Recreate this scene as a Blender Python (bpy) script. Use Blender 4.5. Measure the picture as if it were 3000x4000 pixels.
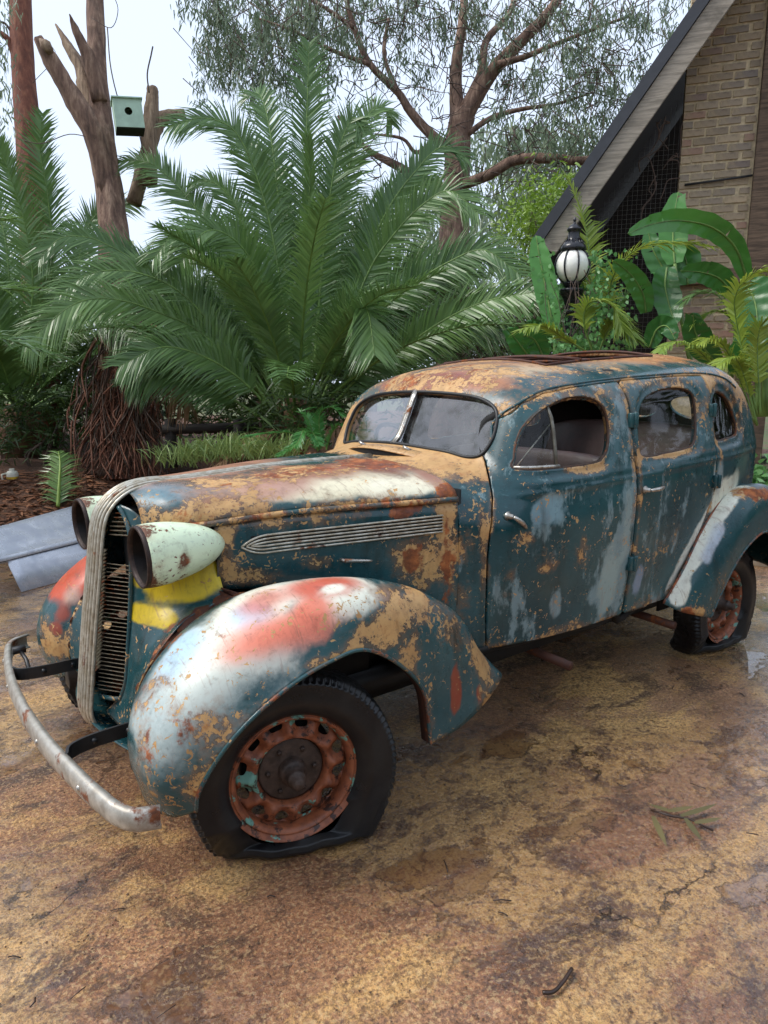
import bpy, bmesh, math, random
import numpy as np
from mathutils import Vector, Matrix, Euler, kdtree
rad = math.radians
random.seed(7); RNG = np.random.default_rng(7)
SC = bpy.context.scene
for o in list(bpy.data.objects): bpy.data.objects.remove(o, do_unlink=True)
# ---------------------------------------------------------------- camera
CAM = Vector((1.0329, 2.5805, 1.5367)); PITCH = 10.391; YAW = -127.738; FPX = 2718.05 / 3000
cd = bpy.data.cameras.new('camera'); cam = bpy.data.objects.new('camera', cd); SC.collection.objects.link(cam)
cd.sensor_fit = 'HORIZONTAL'; cd.sensor_width = 36; cd.lens = 36 * FPX; cd.clip_end = 2000; cd.clip_start = .05
cam.location = CAM; cam.rotation_euler = (rad(90 - PITCH), 0, rad(YAW - 90)); SC.camera = cam
# ---------------------------------------------------------------- sky, sun, exposure
W = bpy.data.worlds.new('World'); SC.world = W; W.use_nodes = True
wn = W.node_tree.nodes; wl = W.node_tree.links; wn.clear()
SUN_EL, SUN_AZ = 52, -35          # behind cloud, soft
sky = wn.new('ShaderNodeTexSky'); sky.sky_type = 'NISHITA'; sky.sun_disc = False
sky.sun_elevation = rad(SUN_EL); sky.sun_rotation = rad(90 - SUN_AZ); sky.air_density = 1.0; sky.dust_density = 3.0; sky.ozone_density = 1.0
bg = wn.new('ShaderNodeBackground'); wo = wn.new('ShaderNodeOutputWorld')
mixw = wn.new('ShaderNodeMix'); mixw.data_type = 'RGBA'; mixw.inputs['Factor'].default_value = .86
mixw.inputs['B'].default_value = (5.0, 5.7, 6.9, 1)          # the cloud deck
wl.new(sky.outputs[0], mixw.inputs['A']); wl.new(mixw.outputs['Result'], bg.inputs['Color']); bg.inputs['Strength'].default_value = .10
wl.new(bg.outputs[0], wo.inputs['Surface'])
sl = bpy.data.lights.new('sun', 'SUN'); sun = bpy.data.objects.new('sun', sl); SC.collection.objects.link(sun)
sl.energy = 1.5; sl.angle = rad(25); sl.color = (1, .96, .9)
sd = Vector((math.cos(rad(SUN_EL)) * math.cos(rad(SUN_AZ)), math.cos(rad(SUN_EL)) * math.sin(rad(SUN_AZ)), math.sin(rad(SUN_EL))))
sun.rotation_euler = sd.to_track_quat('Z', 'Y').to_euler()
vs = SC.view_settings; vs.view_transform = 'Standard'; vs.look = 'None'; vs.exposure = 1.0; vs.gamma = 1; vs.use_curve_mapping = False
SC.render.engine = 'CYCLES'; SC.cycles.max_bounces = 5; SC.cycles.diffuse_bounces = 3; SC.cycles.glossy_bounces = 3; SC.cycles.transmission_bounces = 3; SC.cycles.transparent_max_bounces = 8; SC.cycles.use_denoising = True
SC.cycles.sample_clamp_indirect = 4
try: SC.cycles.use_adaptive_sampling = True; SC.cycles.adaptive_threshold = .02
except Exception: pass
# ---------------------------------------------------------------- helpers
COL = SC.collection
def at(vx, vy, depth):
    """a point of the place: bearing read on the 1659 px wide print, at its real distance along the view axis"""
    p, y = rad(PITCH), rad(YAW)
    f = Vector((math.cos(y) * math.cos(p), math.sin(y) * math.cos(p), -math.sin(p)))
    r = f.cross(Vector((0, 0, 1))).normalized(); u = r.cross(f); F = FPX * 1659
    return CAM + (f + r * ((vx - 829.5) / F) - u * ((vy - 1106) / F)) * depth
def mk(name, V, F, mat=None, parent=None, smooth=True, mats=None):
    me = bpy.data.meshes.new(name)
    V = np.asarray(V, float)
    if isinstance(F, np.ndarray):
        k = F.shape[1]; n = len(F)
        me.vertices.add(len(V)); me.vertices.foreach_set('co', V.ravel())
        me.loops.add(n * k); me.loops.foreach_set('vertex_index', F.astype(np.int32).ravel())
        me.polygons.add(n); me.polygons.foreach_set('loop_start', np.arange(0, n * k, k, dtype=np.int32))
        me.polygons.foreach_set('loop_total', np.full(n, k, dtype=np.int32)); me.update(calc_edges=True); me.validate()
    else:
        me.from_pydata([tuple(v) for v in V], [], [tuple(int(i) for i in f) for f in F]); me.update()
    if smooth: me.polygons.foreach_set('use_smooth', np.ones(len(me.polygons), dtype=bool))
    ob = bpy.data.objects.new(name, me); COL.objects.link(ob)
    for m in (mats or ([mat] if mat else [])): me.materials.append(m)
    if parent: ob.parent = parent
    return ob
def tag(o, label, cat=None, group=None, kind=None):
    o['label'] = label
    if cat: o['category'] = cat
    if group: o['group'] = group
    if kind: o['kind'] = kind
    return o
def empty(name, loc=(0, 0, 0)):
    e = bpy.data.objects.new(name, None); COL.objects.link(e); e.location = loc; e.empty_display_size = .1; return e
class MB:
    """collects pieces of ONE part"""
    def __init__(s): s.V = []; s.F = []
    def add(s, V, F):
        b = len(s.V); s.V += [tuple(v) for v in V]; s.F += [tuple(int(i) + b for i in f) for f in F]; return s
    def box(s, c, d, R=None):
        c = Vector(c); R = R or Matrix.Identity(3); d = Vector(d) / 2
        P = [c + R @ Vector((sx * d.x, sy * d.y, sz * d.z)) for sx in (-1, 1) for sy in (-1, 1) for sz in (-1, 1)]
        return s.add(P, [(0, 1, 3, 2), (4, 6, 7, 5), (0, 4, 5, 1), (2, 3, 7, 6), (0, 2, 6, 4), (1, 5, 7, 3)])
    def tube(s, P, r, n=8, closed=False): return s.add(*tube(P, r, n, closed))
    def obj(s, name, mat, parent=None, smooth=True): return mk(name, s.V, s.F, mat, parent, smooth)
def bevel(o, w=.004, seg=2, ang=40):
    m = o.modifiers.new('bevel', 'BEVEL'); m.width = w; m.segments = seg; m.limit_method = 'ANGLE'; m.angle_limit = rad(ang); return o
def solid(o, t, off=-1, moff=0):
    m = o.modifiers.new('solid', 'SOLIDIFY'); m.thickness = t; m.offset = off; m.material_offset = moff; m.use_even_offset = False; return o
def cr(P, n, closed=False):
    """Catmull-Rom through rows of P"""
    P = np.asarray(P, float)
    if closed: Q = np.concatenate([P[-1:], P, P[:2]])
    else: Q = np.concatenate([2 * P[:1] - P[1:2], P, 2 * P[-1:] - P[-2:-1]])
    out = []; m = len(Q) - 3; t = np.linspace(0, 1, n, endpoint=False).reshape((-1,) + (1,) * (P.ndim - 1))
    for i in range(m):
        a, b, c, d = Q[i], Q[i + 1], Q[i + 2], Q[i + 3]
        out.append(.5 * (2 * b + (c - a) * t + (2 * a - 5 * b + 4 * c - d) * t * t + (3 * b - a - 3 * c + d) * t ** 3))
    out = np.concatenate(out)
    return out if closed else np.concatenate([out, P[-1:]])
def grid_faces(nu, nv, flip=False, cu=False):
    i = np.arange(nu if cu else nu - 1); j = np.arange(nv - 1); I, J = np.meshgrid(i, j, indexing='ij'); I2 = (I + 1) % nu
    q = np.stack([I * nv + J, I2 * nv + J, I2 * nv + J + 1, I * nv + J + 1], -1).reshape(-1, 4)
    return q[:, ::-1].copy() if flip else q
def loft(net, nu=8, nv=8):
    A = cr(np.asarray(net, float), nu); A = cr(np.swapaxes(A, 0, 1), nv); A = np.swapaxes(A, 0, 1)
    return A
def tube(P, r, n=8, closed=False, ell=1.0):
    P = np.asarray([tuple(p) for p in P], float); m = len(P); r = np.broadcast_to(np.asarray(r, float), (m,))
    if closed: T = np.roll(P, -1, 0) - np.roll(P, 1, 0)
    else: T = np.gradient(P, axis=0)
    T /= np.linalg.norm(T, axis=1)[:, None] + 1e-12
    nrm = np.cross(T[0], [0, 0, 1.]); nrm = np.cross(T[0], [1., 0, 0]) if np.linalg.norm(nrm) < .1 else nrm
    nrm /= np.linalg.norm(nrm); V = []
    a = np.arange(n) / n * 2 * np.pi
    for i in range(m):
        nrm = nrm - T[i] * (nrm @ T[i]); nrm /= np.linalg.norm(nrm) + 1e-12; b = np.cross(T[i], nrm)
        V.append(P[i] + r[i] * (np.cos(a)[:, None] * nrm + ell * np.sin(a)[:, None] * b))
    V = np.concatenate(V); F = []
    for i in range(m if closed else m - 1):
        i2 = (i + 1) % m
        for k in range(n): F.append((i * n + k, i * n + (k + 1) % n, i2 * n + (k + 1) % n, i2 * n + k))
    if not closed: F += [tuple(range(n))[::-1], tuple((m - 1) * n + k for k in range(n))]
    return V, F
def lathe(prof, n=48, axis='y'):
    """prof: (radius, along axis)"""
    prof = np.asarray(prof, float); a = np.arange(n) / n * 2 * np.pi
    R = prof[:, 0][None]; H = np.broadcast_to(prof[:, 1][None], (n, len(prof)))
    A, B = R * np.cos(a)[:, None], R * np.sin(a)[:, None]
    V = {'y': np.stack([A, H, B], -1), 'x': np.stack([H, A, B], -1), 'z': np.stack([A, B, H], -1)}[axis]
    return V.reshape(-1, 3), grid_faces(n, len(prof), cu=True, flip=(axis != 'y'))
def clip(V, T, f):
    """keep the f<0 side of a triangle mesh; f per vertex"""
    s = f[T] < 0; k = s.sum(1)
    out = [T[k == 3]]; newV = [V]; base = len(V)
    for want in (1, 2):
        M = T[k == want]
        if not len(M): continue
        sm = s[k == want]; lone = (sm if want == 1 else ~sm).argmax(1)
        a = M[np.arange(len(M)), lone]; b = M[np.arange(len(M)), (lone + 1) % 3]; c = M[np.arange(len(M)), (lone + 2) % 3]
        tab = (f[a] / (f[a] - f[b]))[:, None]; tac = (f[a] / (f[a] - f[c]))[:, None]
        pab = V[a] + (V[b] - V[a]) * tab; pac = V[a] + (V[c] - V[a]) * tac
        iab = base + np.arange(len(M)); iac = iab + len(M); base += 2 * len(M); newV += [pab, pac]
        if want == 1: out.append(np.stack([a, iab, iac], 1))
        else: out += [np.stack([iab, b, c], 1), np.stack([iab, c, iac], 1)]
    V = np.concatenate(newV); T = np.concatenate(out)
    # weld coincident cut points
    q = np.round(V * 2e5).astype(np.int64); _, first, inv = np.unique(q, axis=0, return_index=True, return_inverse=True)
    inv = inv.ravel(); V = V[first]; T = inv[T]
    T = T[(T[:, 0] != T[:, 1]) & (T[:, 1] != T[:, 2]) & (T[:, 0] != T[:, 2])]
    used = np.unique(T); m = np.full(len(V), -1); m[used] = np.arange(len(used))
    return V[used], m[T]
def tri(F): return np.concatenate([F[:, [0, 1, 2]], F[:, [0, 2, 3]]])
def poly_sdf(x, z, P):
    """signed distance to a closed polygon, negative inside"""
    P = np.asarray(P, float); d = np.full(x.shape, 1e9); ins = np.zeros(x.shape, bool)
    for a, b in zip(P, np.roll(P, -1, 0)):
        ex, ez = b - a; px, pz = x - a[0], z - a[1]
        t = np.clip((px * ex + pz * ez) / (ex * ex + ez * ez + 1e-12), 0, 1)
        d = np.minimum(d, (px - t * ex) ** 2 + (pz - t * ez) ** 2)
        c = ((a[1] > z) != (b[1] > z)) & (x < (b[0] - a[0]) * (z - a[1]) / (b[1] - a[1] + 1e-15) + a[0]); ins ^= c
    d = np.sqrt(d); return np.where(ins, -d, d)
class Tab:
    def __init__(s, P, n=6, x=(-4, -.5), z=(.2, 1.8), h=.006, closed=True):
        P = cr(P, n, True) if n > 1 else np.asarray(P, float); s.P = P
        s.x0, s.z0, s.h = x[0], z[0], h; X, Z = np.meshgrid(np.arange(x[0], x[1], h), np.arange(z[0], z[1], h), indexing='ij'); s.T = poly_sdf(X, Z, P)
    def __call__(s, x, z):
        i = np.clip((x - s.x0) / s.h, 0, s.T.shape[0] - 1.001); j = np.clip((z - s.z0) / s.h, 0, s.T.shape[1] - 1.001)
        a, b = i.astype(int), j.astype(int); u, v = i - a, j - b; T = s.T
        return T[a, b] * (1 - u) * (1 - v) + T[a + 1, b] * u * (1 - v) + T[a, b + 1] * (1 - u) * v + T[a + 1, b + 1] * u * v
def surface_nets(F, lo, hi, h):
    xs = [np.arange(lo[k], hi[k] + h, h) for k in range(3)]
    X, Y, Z = np.meshgrid(*xs, indexing='ij'); D = F(X, Y, Z); S = D < 0; n = D.shape
    c = sum(S[i:n[0] - 1 + i, j:n[1] - 1 + j, k:n[2] - 1 + k].astype(np.int8) for i in (0, 1) for j in (0, 1) for k in (0, 1))
    act = (c > 0) & (c < 8); idx = np.full(act.shape, -1); A = np.argwhere(act); idx[act] = np.arange(len(A))
    V = np.stack([xs[k][0] + (A[:, k] + .5) * h for k in range(3)], 1)
    Q = []
    for ax in range(3):
        sl0 = [slice(None)] * 3; sl1 = [slice(None)] * 3; sl0[ax] = slice(0, n[ax] - 1); sl1[ax] = slice(1, n[ax])
        ch = S[tuple(sl0)] != S[tuple(sl1)]; E = np.argwhere(ch); b, d = [k for k in range(3) if k != ax]
        ok = (E[:, b] > 0) & (E[:, d] > 0) & (E[:, b] < n[b] - 1) & (E[:, d] < n[d] - 1); E = E[ok]
        def cell(db, dd):
            G = E.copy(); G[:, b] -= db; G[:, d] -= dd; return idx[G[:, 0], G[:, 1], G[:, 2]]
        q = np.stack([cell(1, 1), cell(0, 1), cell(0, 0), cell(1, 0)], 1)
        inside = S[E[:, 0], E[:, 1], E[:, 2]]; flip = inside if ax != 1 else ~inside
        q[~flip] = q[~flip][:, ::-1]; Q.append(q)
    Q = np.concatenate(Q); Q = Q[(Q >= 0).all(1)]
    for it in range(5):
        e = 1e-3; f = F(*V.T); g = np.stack([(F(*(V + e * np.eye(3)[k]).T) - F(*(V - e * np.eye(3)[k]).T)) / (2 * e) for k in range(3)], 1)
        g2 = (g * g).sum(1) + 1e-6; V = V - np.clip((f / g2)[:, None] * g, -.01, .01)
    return V, Q
# ---------------------------------------------------------------- material helpers
class NT:
    def __init__(s, name):
        s.m = bpy.data.materials.new(name); s.m.use_nodes = True; s.t = s.m.node_tree; s.N = s.t.nodes; s.L = s.t.links
        s.b = s.N['Principled BSDF']; s.out = s.N['Material Output']
    def n(s, t, **k):
        o = s.N.new(t)
        for a, v in k.items():
            if a.startswith('i_'): s.set(o.inputs[a[2:].replace('_', ' ')], v)
            else: setattr(o, a, v)
        return o
    def set(s, sock, v):
        if hasattr(v, 'is_output') or isinstance(v, bpy.types.NodeSocket): s.L.new(v, sock)
        elif isinstance(v, bpy.types.Node): s.L.new(v.outputs[0], sock)
        else:
            if isinstance(v, (tuple, list)) and len(v) == 3 and len(getattr(sock, 'default_value', (0,) * 3)) == 4: v = (*v, 1)
            sock.default_value = v
    def co(s, scale=None, kind='Object'):
        c = s.N.new('ShaderNodeTexCoord').outputs[kind]
        if scale is None: return c
        m = s.n('ShaderNodeMapping'); s.L.new(c, m.inputs['Vector']); m.inputs['Scale'].default_value = scale if isinstance(scale, (tuple, list)) else (scale,) * 3
        return m.outputs[0]
    def noise(s, sc, det=5, ro=.55, co=None, dist=0, out=0):
        o = s.n('ShaderNodeTexNoise'); s.L.new(co if co is not None else s.co(), o.inputs['Vector'])
        o.inputs['Scale'].default_value = sc; o.inputs['Detail'].default_value = det; o.inputs['Roughness'].default_value = ro; o.inputs['Distortion'].default_value = dist
        return o.outputs[out]
    def voro(s, sc, co=None, feat='F1', out='Distance', rnd=1):
        o = s.n('ShaderNodeTexVoronoi', feature=feat); s.L.new(co if co is not None else s.co(), o.inputs['Vector']); o.inputs['Scale'].default_value = sc
        o.inputs['Randomness'].default_value = rnd
        return o.outputs[out]
    def math(s, op, a, b=0, c=None, clamp=False):
        o = s.n('ShaderNodeMath', operation=op, use_clamp=clamp); s.set(o.inputs[0], a); s.set(o.inputs[1], b)
        if c is not None: s.set(o.inputs[2], c)
        return o.outputs[0]
    def ss(s, v, a, b, lo=0., hi=1.):
        o = s.n('ShaderNodeMapRange', interpolation_type='SMOOTHSTEP'); s.set(o.inputs[0], v); s.set(o.inputs[1], a); s.set(o.inputs[2], b); s.set(o.inputs[3], lo); s.set(o.inputs[4], hi)
        return o.outputs[0]
    def mix(s, f, a, b, bl='MIX'):
        o = s.n('ShaderNodeMix', data_type='RGBA', blend_type=bl); s.set(o.inputs['Factor'], f); s.set(o.inputs['A'], a); s.set(o.inputs['B'], b); return o.outputs['Result']
    def ramp(s, f, pts):
        o = s.n('ShaderNodeValToRGB'); s.L.new(f, o.inputs[0]); e = o.color_ramp.elements
        for i, (p, c) in enumerate(pts):
            q = e[i] if i < 2 else e.new(p)
            q.position = p; q.color = (*c, 1)
        return o.outputs[0]
    def attr(s, name, out='Color'): return s.n('ShaderNodeAttribute', attribute_name=name).outputs[out]
    def bump(s, h, st=.3, d=.01, nrm=None):
        o = s.n('ShaderNodeBump'); s.L.new(h, o.inputs['Height']); o.inputs['Strength'].default_value = st; o.inputs['Distance'].default_value = d
        if nrm is not None: s.L.new(nrm, o.inputs['Normal'])
        return o.outputs[0]
    def fin(s, col=None, rough=None, metal=None, nrm=None, **k):
        if col is not None: s.set(s.b.inputs['Base Color'], col)
        if rough is not None: s.set(s.b.inputs['Roughness'], rough)
        if metal is not None: s.set(s.b.inputs['Metallic'], metal)
        if nrm is not None: s.L.new(nrm, s.b.inputs['Normal'])
        for a, v in k.items(): s.set(s.b.inputs[a.replace('_', ' ')], v)
        return s.m
def lin(r, g, b):
    f = lambda c: (c / 255 / 12.92) if c / 255 <= .04045 else ((c / 255 + .055) / 1.055) ** 2.4
    return (f(r), f(g), f(b))
def simple(name, col, rough=.6, metal=0, var=.25, sc=12, bumpst=.2, spec=.5):
    t = NT(name); n = t.noise(sc, 6, .6); c = t.mix(t.ss(n, .3, .7), tuple(x * (1 - var) for x in col), tuple(min(1, x * (1 + var)) for x in col))
    return t.fin(c, t.ss(n, .2, .8, max(.02, rough - .1), min(1, rough + .1)), metal, t.bump(t.noise(sc * 4, 4), bumpst, .004), Specular_IOR_Level=spec)
# ---------- car body field (pure numpy) ----------
def ipl(x, xs, ys):
    """smooth (monotone cubic-ish) interpolation, xs ascending"""
    xs = np.asarray(xs, float); ys = np.asarray(ys, float)
    d = np.diff(ys)/np.diff(xs)
    m = np.zeros_like(ys); m[1:-1] = (d[:-1]*np.diff(xs)[1:]+d[1:]*np.diff(xs)[:-1])/(xs[2:]-xs[:-2]); m[0] = d[0]; m[-1] = d[-1]
    x = np.clip(x, xs[0], xs[-1]); i = np.clip(np.searchsorted(xs, x, side='right')-1, 0, len(xs)-2)
    h = xs[i+1]-xs[i]; t = (x-xs[i])/h
    return ys[i]*(1+2*t)*(1-t)**2+h*m[i]*t*(1-t)**2+ys[i+1]*t*t*(3-2*t)+h*m[i+1]*t*t*(t-1)
def smax(a, b, k):
    h = np.clip(.5+.5*(a-b)/k, 0, 1)
    return b+(a-b)*h+k*h*(1-h)
def smin(a, b, k): return -smax(-a, -b, k)
WX = [-3.75,-3.55,-3.4,-3.1,-2.8,-2.4,-1.8,-1.5,-1.2,-.99,-.83,-.6]
WY = [.38,.49,.59,.70,.765,.784,.785,.776,.745,.70,.645,.57]
GZ = [.3,.45,.8,1.0,1.12,1.2,1.4,1.55,1.75]
GG = [.93,.95,.99,1.0,1.0,.988,.938,.90,.85]
RX = [-3.9,-3.7,-3.55,-3.42,-3.3,-3.1,-2.9,-2.6,-2.1,-1.8,-1.5,-1.35,-1.2,-1.0,-.8]
RZ = [.55,.85,1.12,1.30,1.455,1.635,1.710,1.722,1.700,1.677,1.642,1.616,1.582,1.51,1.42]
def halfw(x, z): return ipl(x, WX, WY)*ipl(z, GZ, GG)
def body_F(x, y, z, side_off=None):
    ay = np.sqrt(y*y+1e-4)
    w = halfw(x, z)
    if side_off is not None: w = w+side_off(x, z)
    side = ay-w
    ws = (x+1.036+.465*(z-1.257)+.13*np.sqrt(y*y+.0009))*.9          # screen plane, slightly swept
    roof = (z-(ipl(x, RX, RZ)-.095*(ay/.6)**2.4))*.93
    gh = smax(smax(side, ws, .15), roof, .10)
    # cowl: rounded ridge section
    top = 1.205+(-.84-x)*.25
    e = .15*(ay/.64)**4
    low = smax(side, (z-(top-e))*.95, .08)
    low = smax(low, (x+.70), .02)
    low = smax(low, -(x+2.0), .02)
    f = smin(gh, low, .06)
    return f
# ================================================================= CAR MATERIALS
OCHRE = lin(203, 160, 104); CREAM = lin(226, 222, 196); TEAL = lin(24, 64, 70); RUSTC = lin(120, 58, 24)
def paint_material(name, base=TEAL, base2=lin(58, 98, 100), prim=OCHRE, gloss=.24):
    t = NT(name); co = t.co()
    sp = t.attr('spray'); spa = t.attr('spray', 'Alpha'); we = t.n('ShaderNodeSeparateColor'); t.L.new(t.attr('wear'), we.inputs[0])
    chip, rust, pale = we.outputs
    nA0 = t.math('ADD', t.math('MULTIPLY', t.noise(6.5, 8, .62, co), .58), t.math('MULTIPLY', t.noise(27, 7, .66, co), .42)); nA = t.math('ADD', t.math('MULTIPLY', t.math('SUBTRACT', nA0, .5), 2.5), .5, clamp=True); nB = t.noise(4.5, 9, .62, co); nC = t.noise(60, 3, .5, co); nD = t.noise(1.7, 4, .5, co)
    # sun-faded teal with long faint scratches
    sc = t.noise(30, 4, .6, t.co((1, 1, 4)))
    c = t.mix(t.ss(nD, .35, .7, 0, .6), base, base2); c = t.mix(t.ss(sc, .58, .75, 0, .25), c, lin(90, 130, 136))
    # pale chalky rubbed places
    nP = t.noise(9, 8, .7, t.co((1, 1, .45)))
    c = t.mix(t.math('MULTIPLY', t.ss(t.math('ADD', nP, t.math('MULTIPLY', pale, .5)), .66, .76), .8), c, lin(128, 152, 156))
    # sprayed colours, grainy edge
    gr = t.math('ADD', spa, t.math('MULTIPLY', t.math('SUBTRACT', nC, .5), .35)); gr = t.math('ADD', gr, t.math('MULTIPLY', t.math('SUBTRACT', nA, .5), .28))
    c = t.mix(t.math('MULTIPLY', t.ss(gr, .12, .82), t.ss(spa, 0, .06)), c, t.mix(t.ss(nA, .5, .95, 0, .4), sp, t.mix(.5, sp, lin(150, 110, 80))))
    sm = t.n('ShaderNodeMapping'); t.L.new(co, sm.inputs['Vector']); sm.inputs['Rotation'].default_value = (.3, .75, 0); sm.inputs['Scale'].default_value = (90, 8, 7); nSand = t.noise(1, 5, .65, sm.outputs[0], .3)
    c = t.mix(t.math('MULTIPLY', t.ss(spa, .2, .8), t.ss(nSand, .55, .72, 0, .55)), c, lin(132, 92, 66))
    # flaked to primer
    th = t.math('SUBTRACT', 1.03, t.math('MULTIPLY', chip, .92))
    big = t.ss(nA, th, t.math('ADD', th, .05))
    nS = t.noise(46, 5, .62, co, .8); nM = t.noise(9, 3, .5, co)
    ths = t.math('SUBTRACT', t.math('SUBTRACT', .672, t.math('MULTIPLY', t.math('SUBTRACT', nM, .5), .4)), t.math('MULTIPLY', chip, .17)); spot = t.math('MULTIPLY', t.ss(nS, ths, t.math('ADD', ths, .02)), t.ss(chip, .005, .04))
    # keyed scratches down to primer
    sk = t.n('ShaderNodeMapping'); t.L.new(co, sk.inputs['Vector']); sk.inputs['Rotation'].default_value = (0, .9, 0); sk.inputs['Scale'].default_value = (70, 3, 5)
    nK = t.noise(1, 4, .6, sk.outputs[0], .4); thk = t.math('SUBTRACT', .80, t.math('MULTIPLY', chip, .14)); spot = t.math('MAXIMUM', spot, t.math('MULTIPLY', t.ss(nK, thk, t.math('ADD', thk, .02)), .8))
    fl = t.noise(70, 4, .65, co); big = t.math('MULTIPLY', big, t.math('SUBTRACT', 1, t.math('MULTIPLY', t.ss(fl, .55, .60), t.ss(nA, t.math('ADD', th, .34), t.math('ADD', th, .10), 0, .85))))
    m = t.math('MAXIMUM', big, spot)
    ring = t.math('SUBTRACT', t.ss(nA, t.math('SUBTRACT', th, .05), th), big, clamp=True)
    nR_ = t.noise(15, 8, .7, co)
    pr = t.mix(t.ss(nB, .35, .7), prim, tuple(x * .72 for x in prim)); pr = t.mix(t.ss(nC, .55, .75, 0, .5), pr, lin(160, 104, 56))
    bleed = t.math('MULTIPLY', t.ss(nA, t.math('SUBTRACT', th, .30), th), t.ss(chip, .12, .45, 0, .42)); c = t.mix(bleed, c, lin(146, 102, 66))
    c = t.mix(t.math('MULTIPLY', ring, .5), c, lin(70, 48, 32)); pr = t.mix(t.ss(nR_, .45, .85, 0, .55), pr, lin(150, 84, 44)); c = t.mix(m, c, pr)
    # rust
    nR0 = t.math('ADD', t.math('MULTIPLY', t.noise(7, 8, .66, t.co((1, 1, .35))), .55), t.math('MULTIPLY', t.noise(24, 6, .66, co), .45)); nR = t.math('ADD', t.math('MULTIPLY', t.math('SUBTRACT', nR0, .5), 2.4), .5, clamp=True)
    thr = t.math('SUBTRACT', 1.02, t.math('MULTIPLY', rust, .80))
    rm = t.ss(t.math('ADD', nR, t.math('MULTIPLY', t.math('SUBTRACT', nC, .5), .25)), t.math('SUBTRACT', thr, .10), t.math('ADD', thr, .10))
    rc = t.ramp(t.noise(22, 8, .65, co), [(.3, lin(70, 34, 20)), (.5, lin(134, 66, 28)), (.62, lin(176, 98, 46)), (.75, lin(92, 48, 30))])
    c = t.mix(t.math('MULTIPLY', rm, .92), c, rc)
    c = t.mix(t.ss(t.noise(14, 6, .65, t.co((1, 1, .16))), .50, .78, 0, .55), c, lin(120, 88, 62), 'MULTIPLY'); c = t.mix(t.ss(t.noise(38, 5, .7, co), .52, .75, 0, .35), c, lin(96, 70, 50), 'MULTIPLY')
    ro = t.math('ADD', t.ss(nB, .3, .7, gloss - .1, gloss + .14), t.math('ADD', t.math('ADD', t.math('MULTIPLY', m, .22), t.math('MULTIPLY', spa, .16)), t.math('MULTIPLY', rm, .24)))
    h = t.math('ADD', t.math('MULTIPLY', m, -.6), t.math('ADD', t.math('MULTIPLY', rm, t.math('MULTIPLY', nC, .6)), t.math('MULTIPLY', t.noise(3.2, 2, .4, co), .9)))
    return t.fin(c, ro, 0, t.bump(h, .45, .006), Specular_IOR_Level=.5)
PAINT = paint_material('weathered_teal_paint')
MINT = paint_material('mint_lamp_paint', lin(218, 234, 200), lin(224, 238, 208), lin(112, 70, 48), .38)
def metal_mat(name, a, b, rust=.3, rough=.35, metal=.85, sc=9):
    t = NT(name); n = t.noise(sc, 9, .66); n2 = t.noise(sc * 3.5, 6, .6); r = t.ss(n, .68 - rust * .45, .76 - rust * .45)
    c = t.mix(t.ss(n2, .3, .7), a, b); c = t.mix(r, c, t.ramp(n2, [(.3, lin(62, 34, 22)), (.55, lin(128, 70, 34)), (.75, lin(160, 104, 58))]))
    return t.fin(c, t.math('ADD', t.math('MULTIPLY', r, .4), t.ss(n2, .2, .8, rough - .08, rough + .15)), t.math('MULTIPLY', t.math('SUBTRACT', 1, r), metal), t.bump(t.math('ADD', r, n2), .25, .003))
CHROME = metal_mat('pitted_chrome', lin(196, 192, 184), lin(160, 152, 140), .28, .26, .8, 14)
STRIP = metal_mat('tarnished_strip', lin(206, 202, 188), lin(160, 148, 126), .2, .36, .55, 10)
BUMPM = metal_mat('dull_bumper_steel', lin(188, 184, 174), lin(150, 143, 132), .3, .36, .4, 7)
SLATM = metal_mat('rusty_slat', lin(164, 158, 138), lin(122, 112, 94), .34, .45, .4, 20)
RUSTM = metal_mat('brown_rusted_iron', lin(66, 38, 28), lin(84, 48, 32), .3, .65, .1, 12)
FRAMEM = metal_mat('brown_window_channel', lin(84, 62, 48), lin(60, 44, 36), .3, .55, .2, 12)
BLACKM = simple('black_iron', (.012, .012, .013), .45, 0, .4, 14)
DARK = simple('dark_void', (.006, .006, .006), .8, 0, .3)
def wheel_material():
    t = NT('orange_wheel_paint'); n = t.noise(12, 9, .66); n2 = t.noise(34, 6, .6); n3 = t.noise(20, 8, .7)
    c = t.mix(t.ss(n2, .35, .7), lin(150, 86, 54), lin(114, 64, 44))
    tq = t.ss(t.math('ADD', t.noise(11, 5, .55, dist=.6), t.math('MULTIPLY', t.attr('wear', 'Fac'), .12)), .565, .585); c = t.mix(tq, c, lin(104, 150, 134))
    r = t.ss(n3, .54, .60); c = t.mix(r, c, lin(56, 32, 24))
    return t.fin(c, t.ss(n, .3, .7, .42, .7), 0, t.bump(t.math('ADD', n3, t.math('MULTIPLY', tq, .4)), .5, .004))
WHEELM = wheel_material()
HUBM = simple('greasy_hub_iron', lin(66, 52, 44), .6, .1, .5, 26, .6)
def tyre_material():
    t = NT('perished_tyre'); n = t.noise(9, 7, .6); n2 = t.noise(60, 4)
    c = t.mix(t.ss(n, .4, .75), (.008, .008, .009), (.022, .020, .018))
    return t.fin(c, t.ss(n, .3, .7, .24, .5), 0, t.bump(n2, .18, .003), Specular_IOR_Level=.35)
TYRE = tyre_material()
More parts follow.
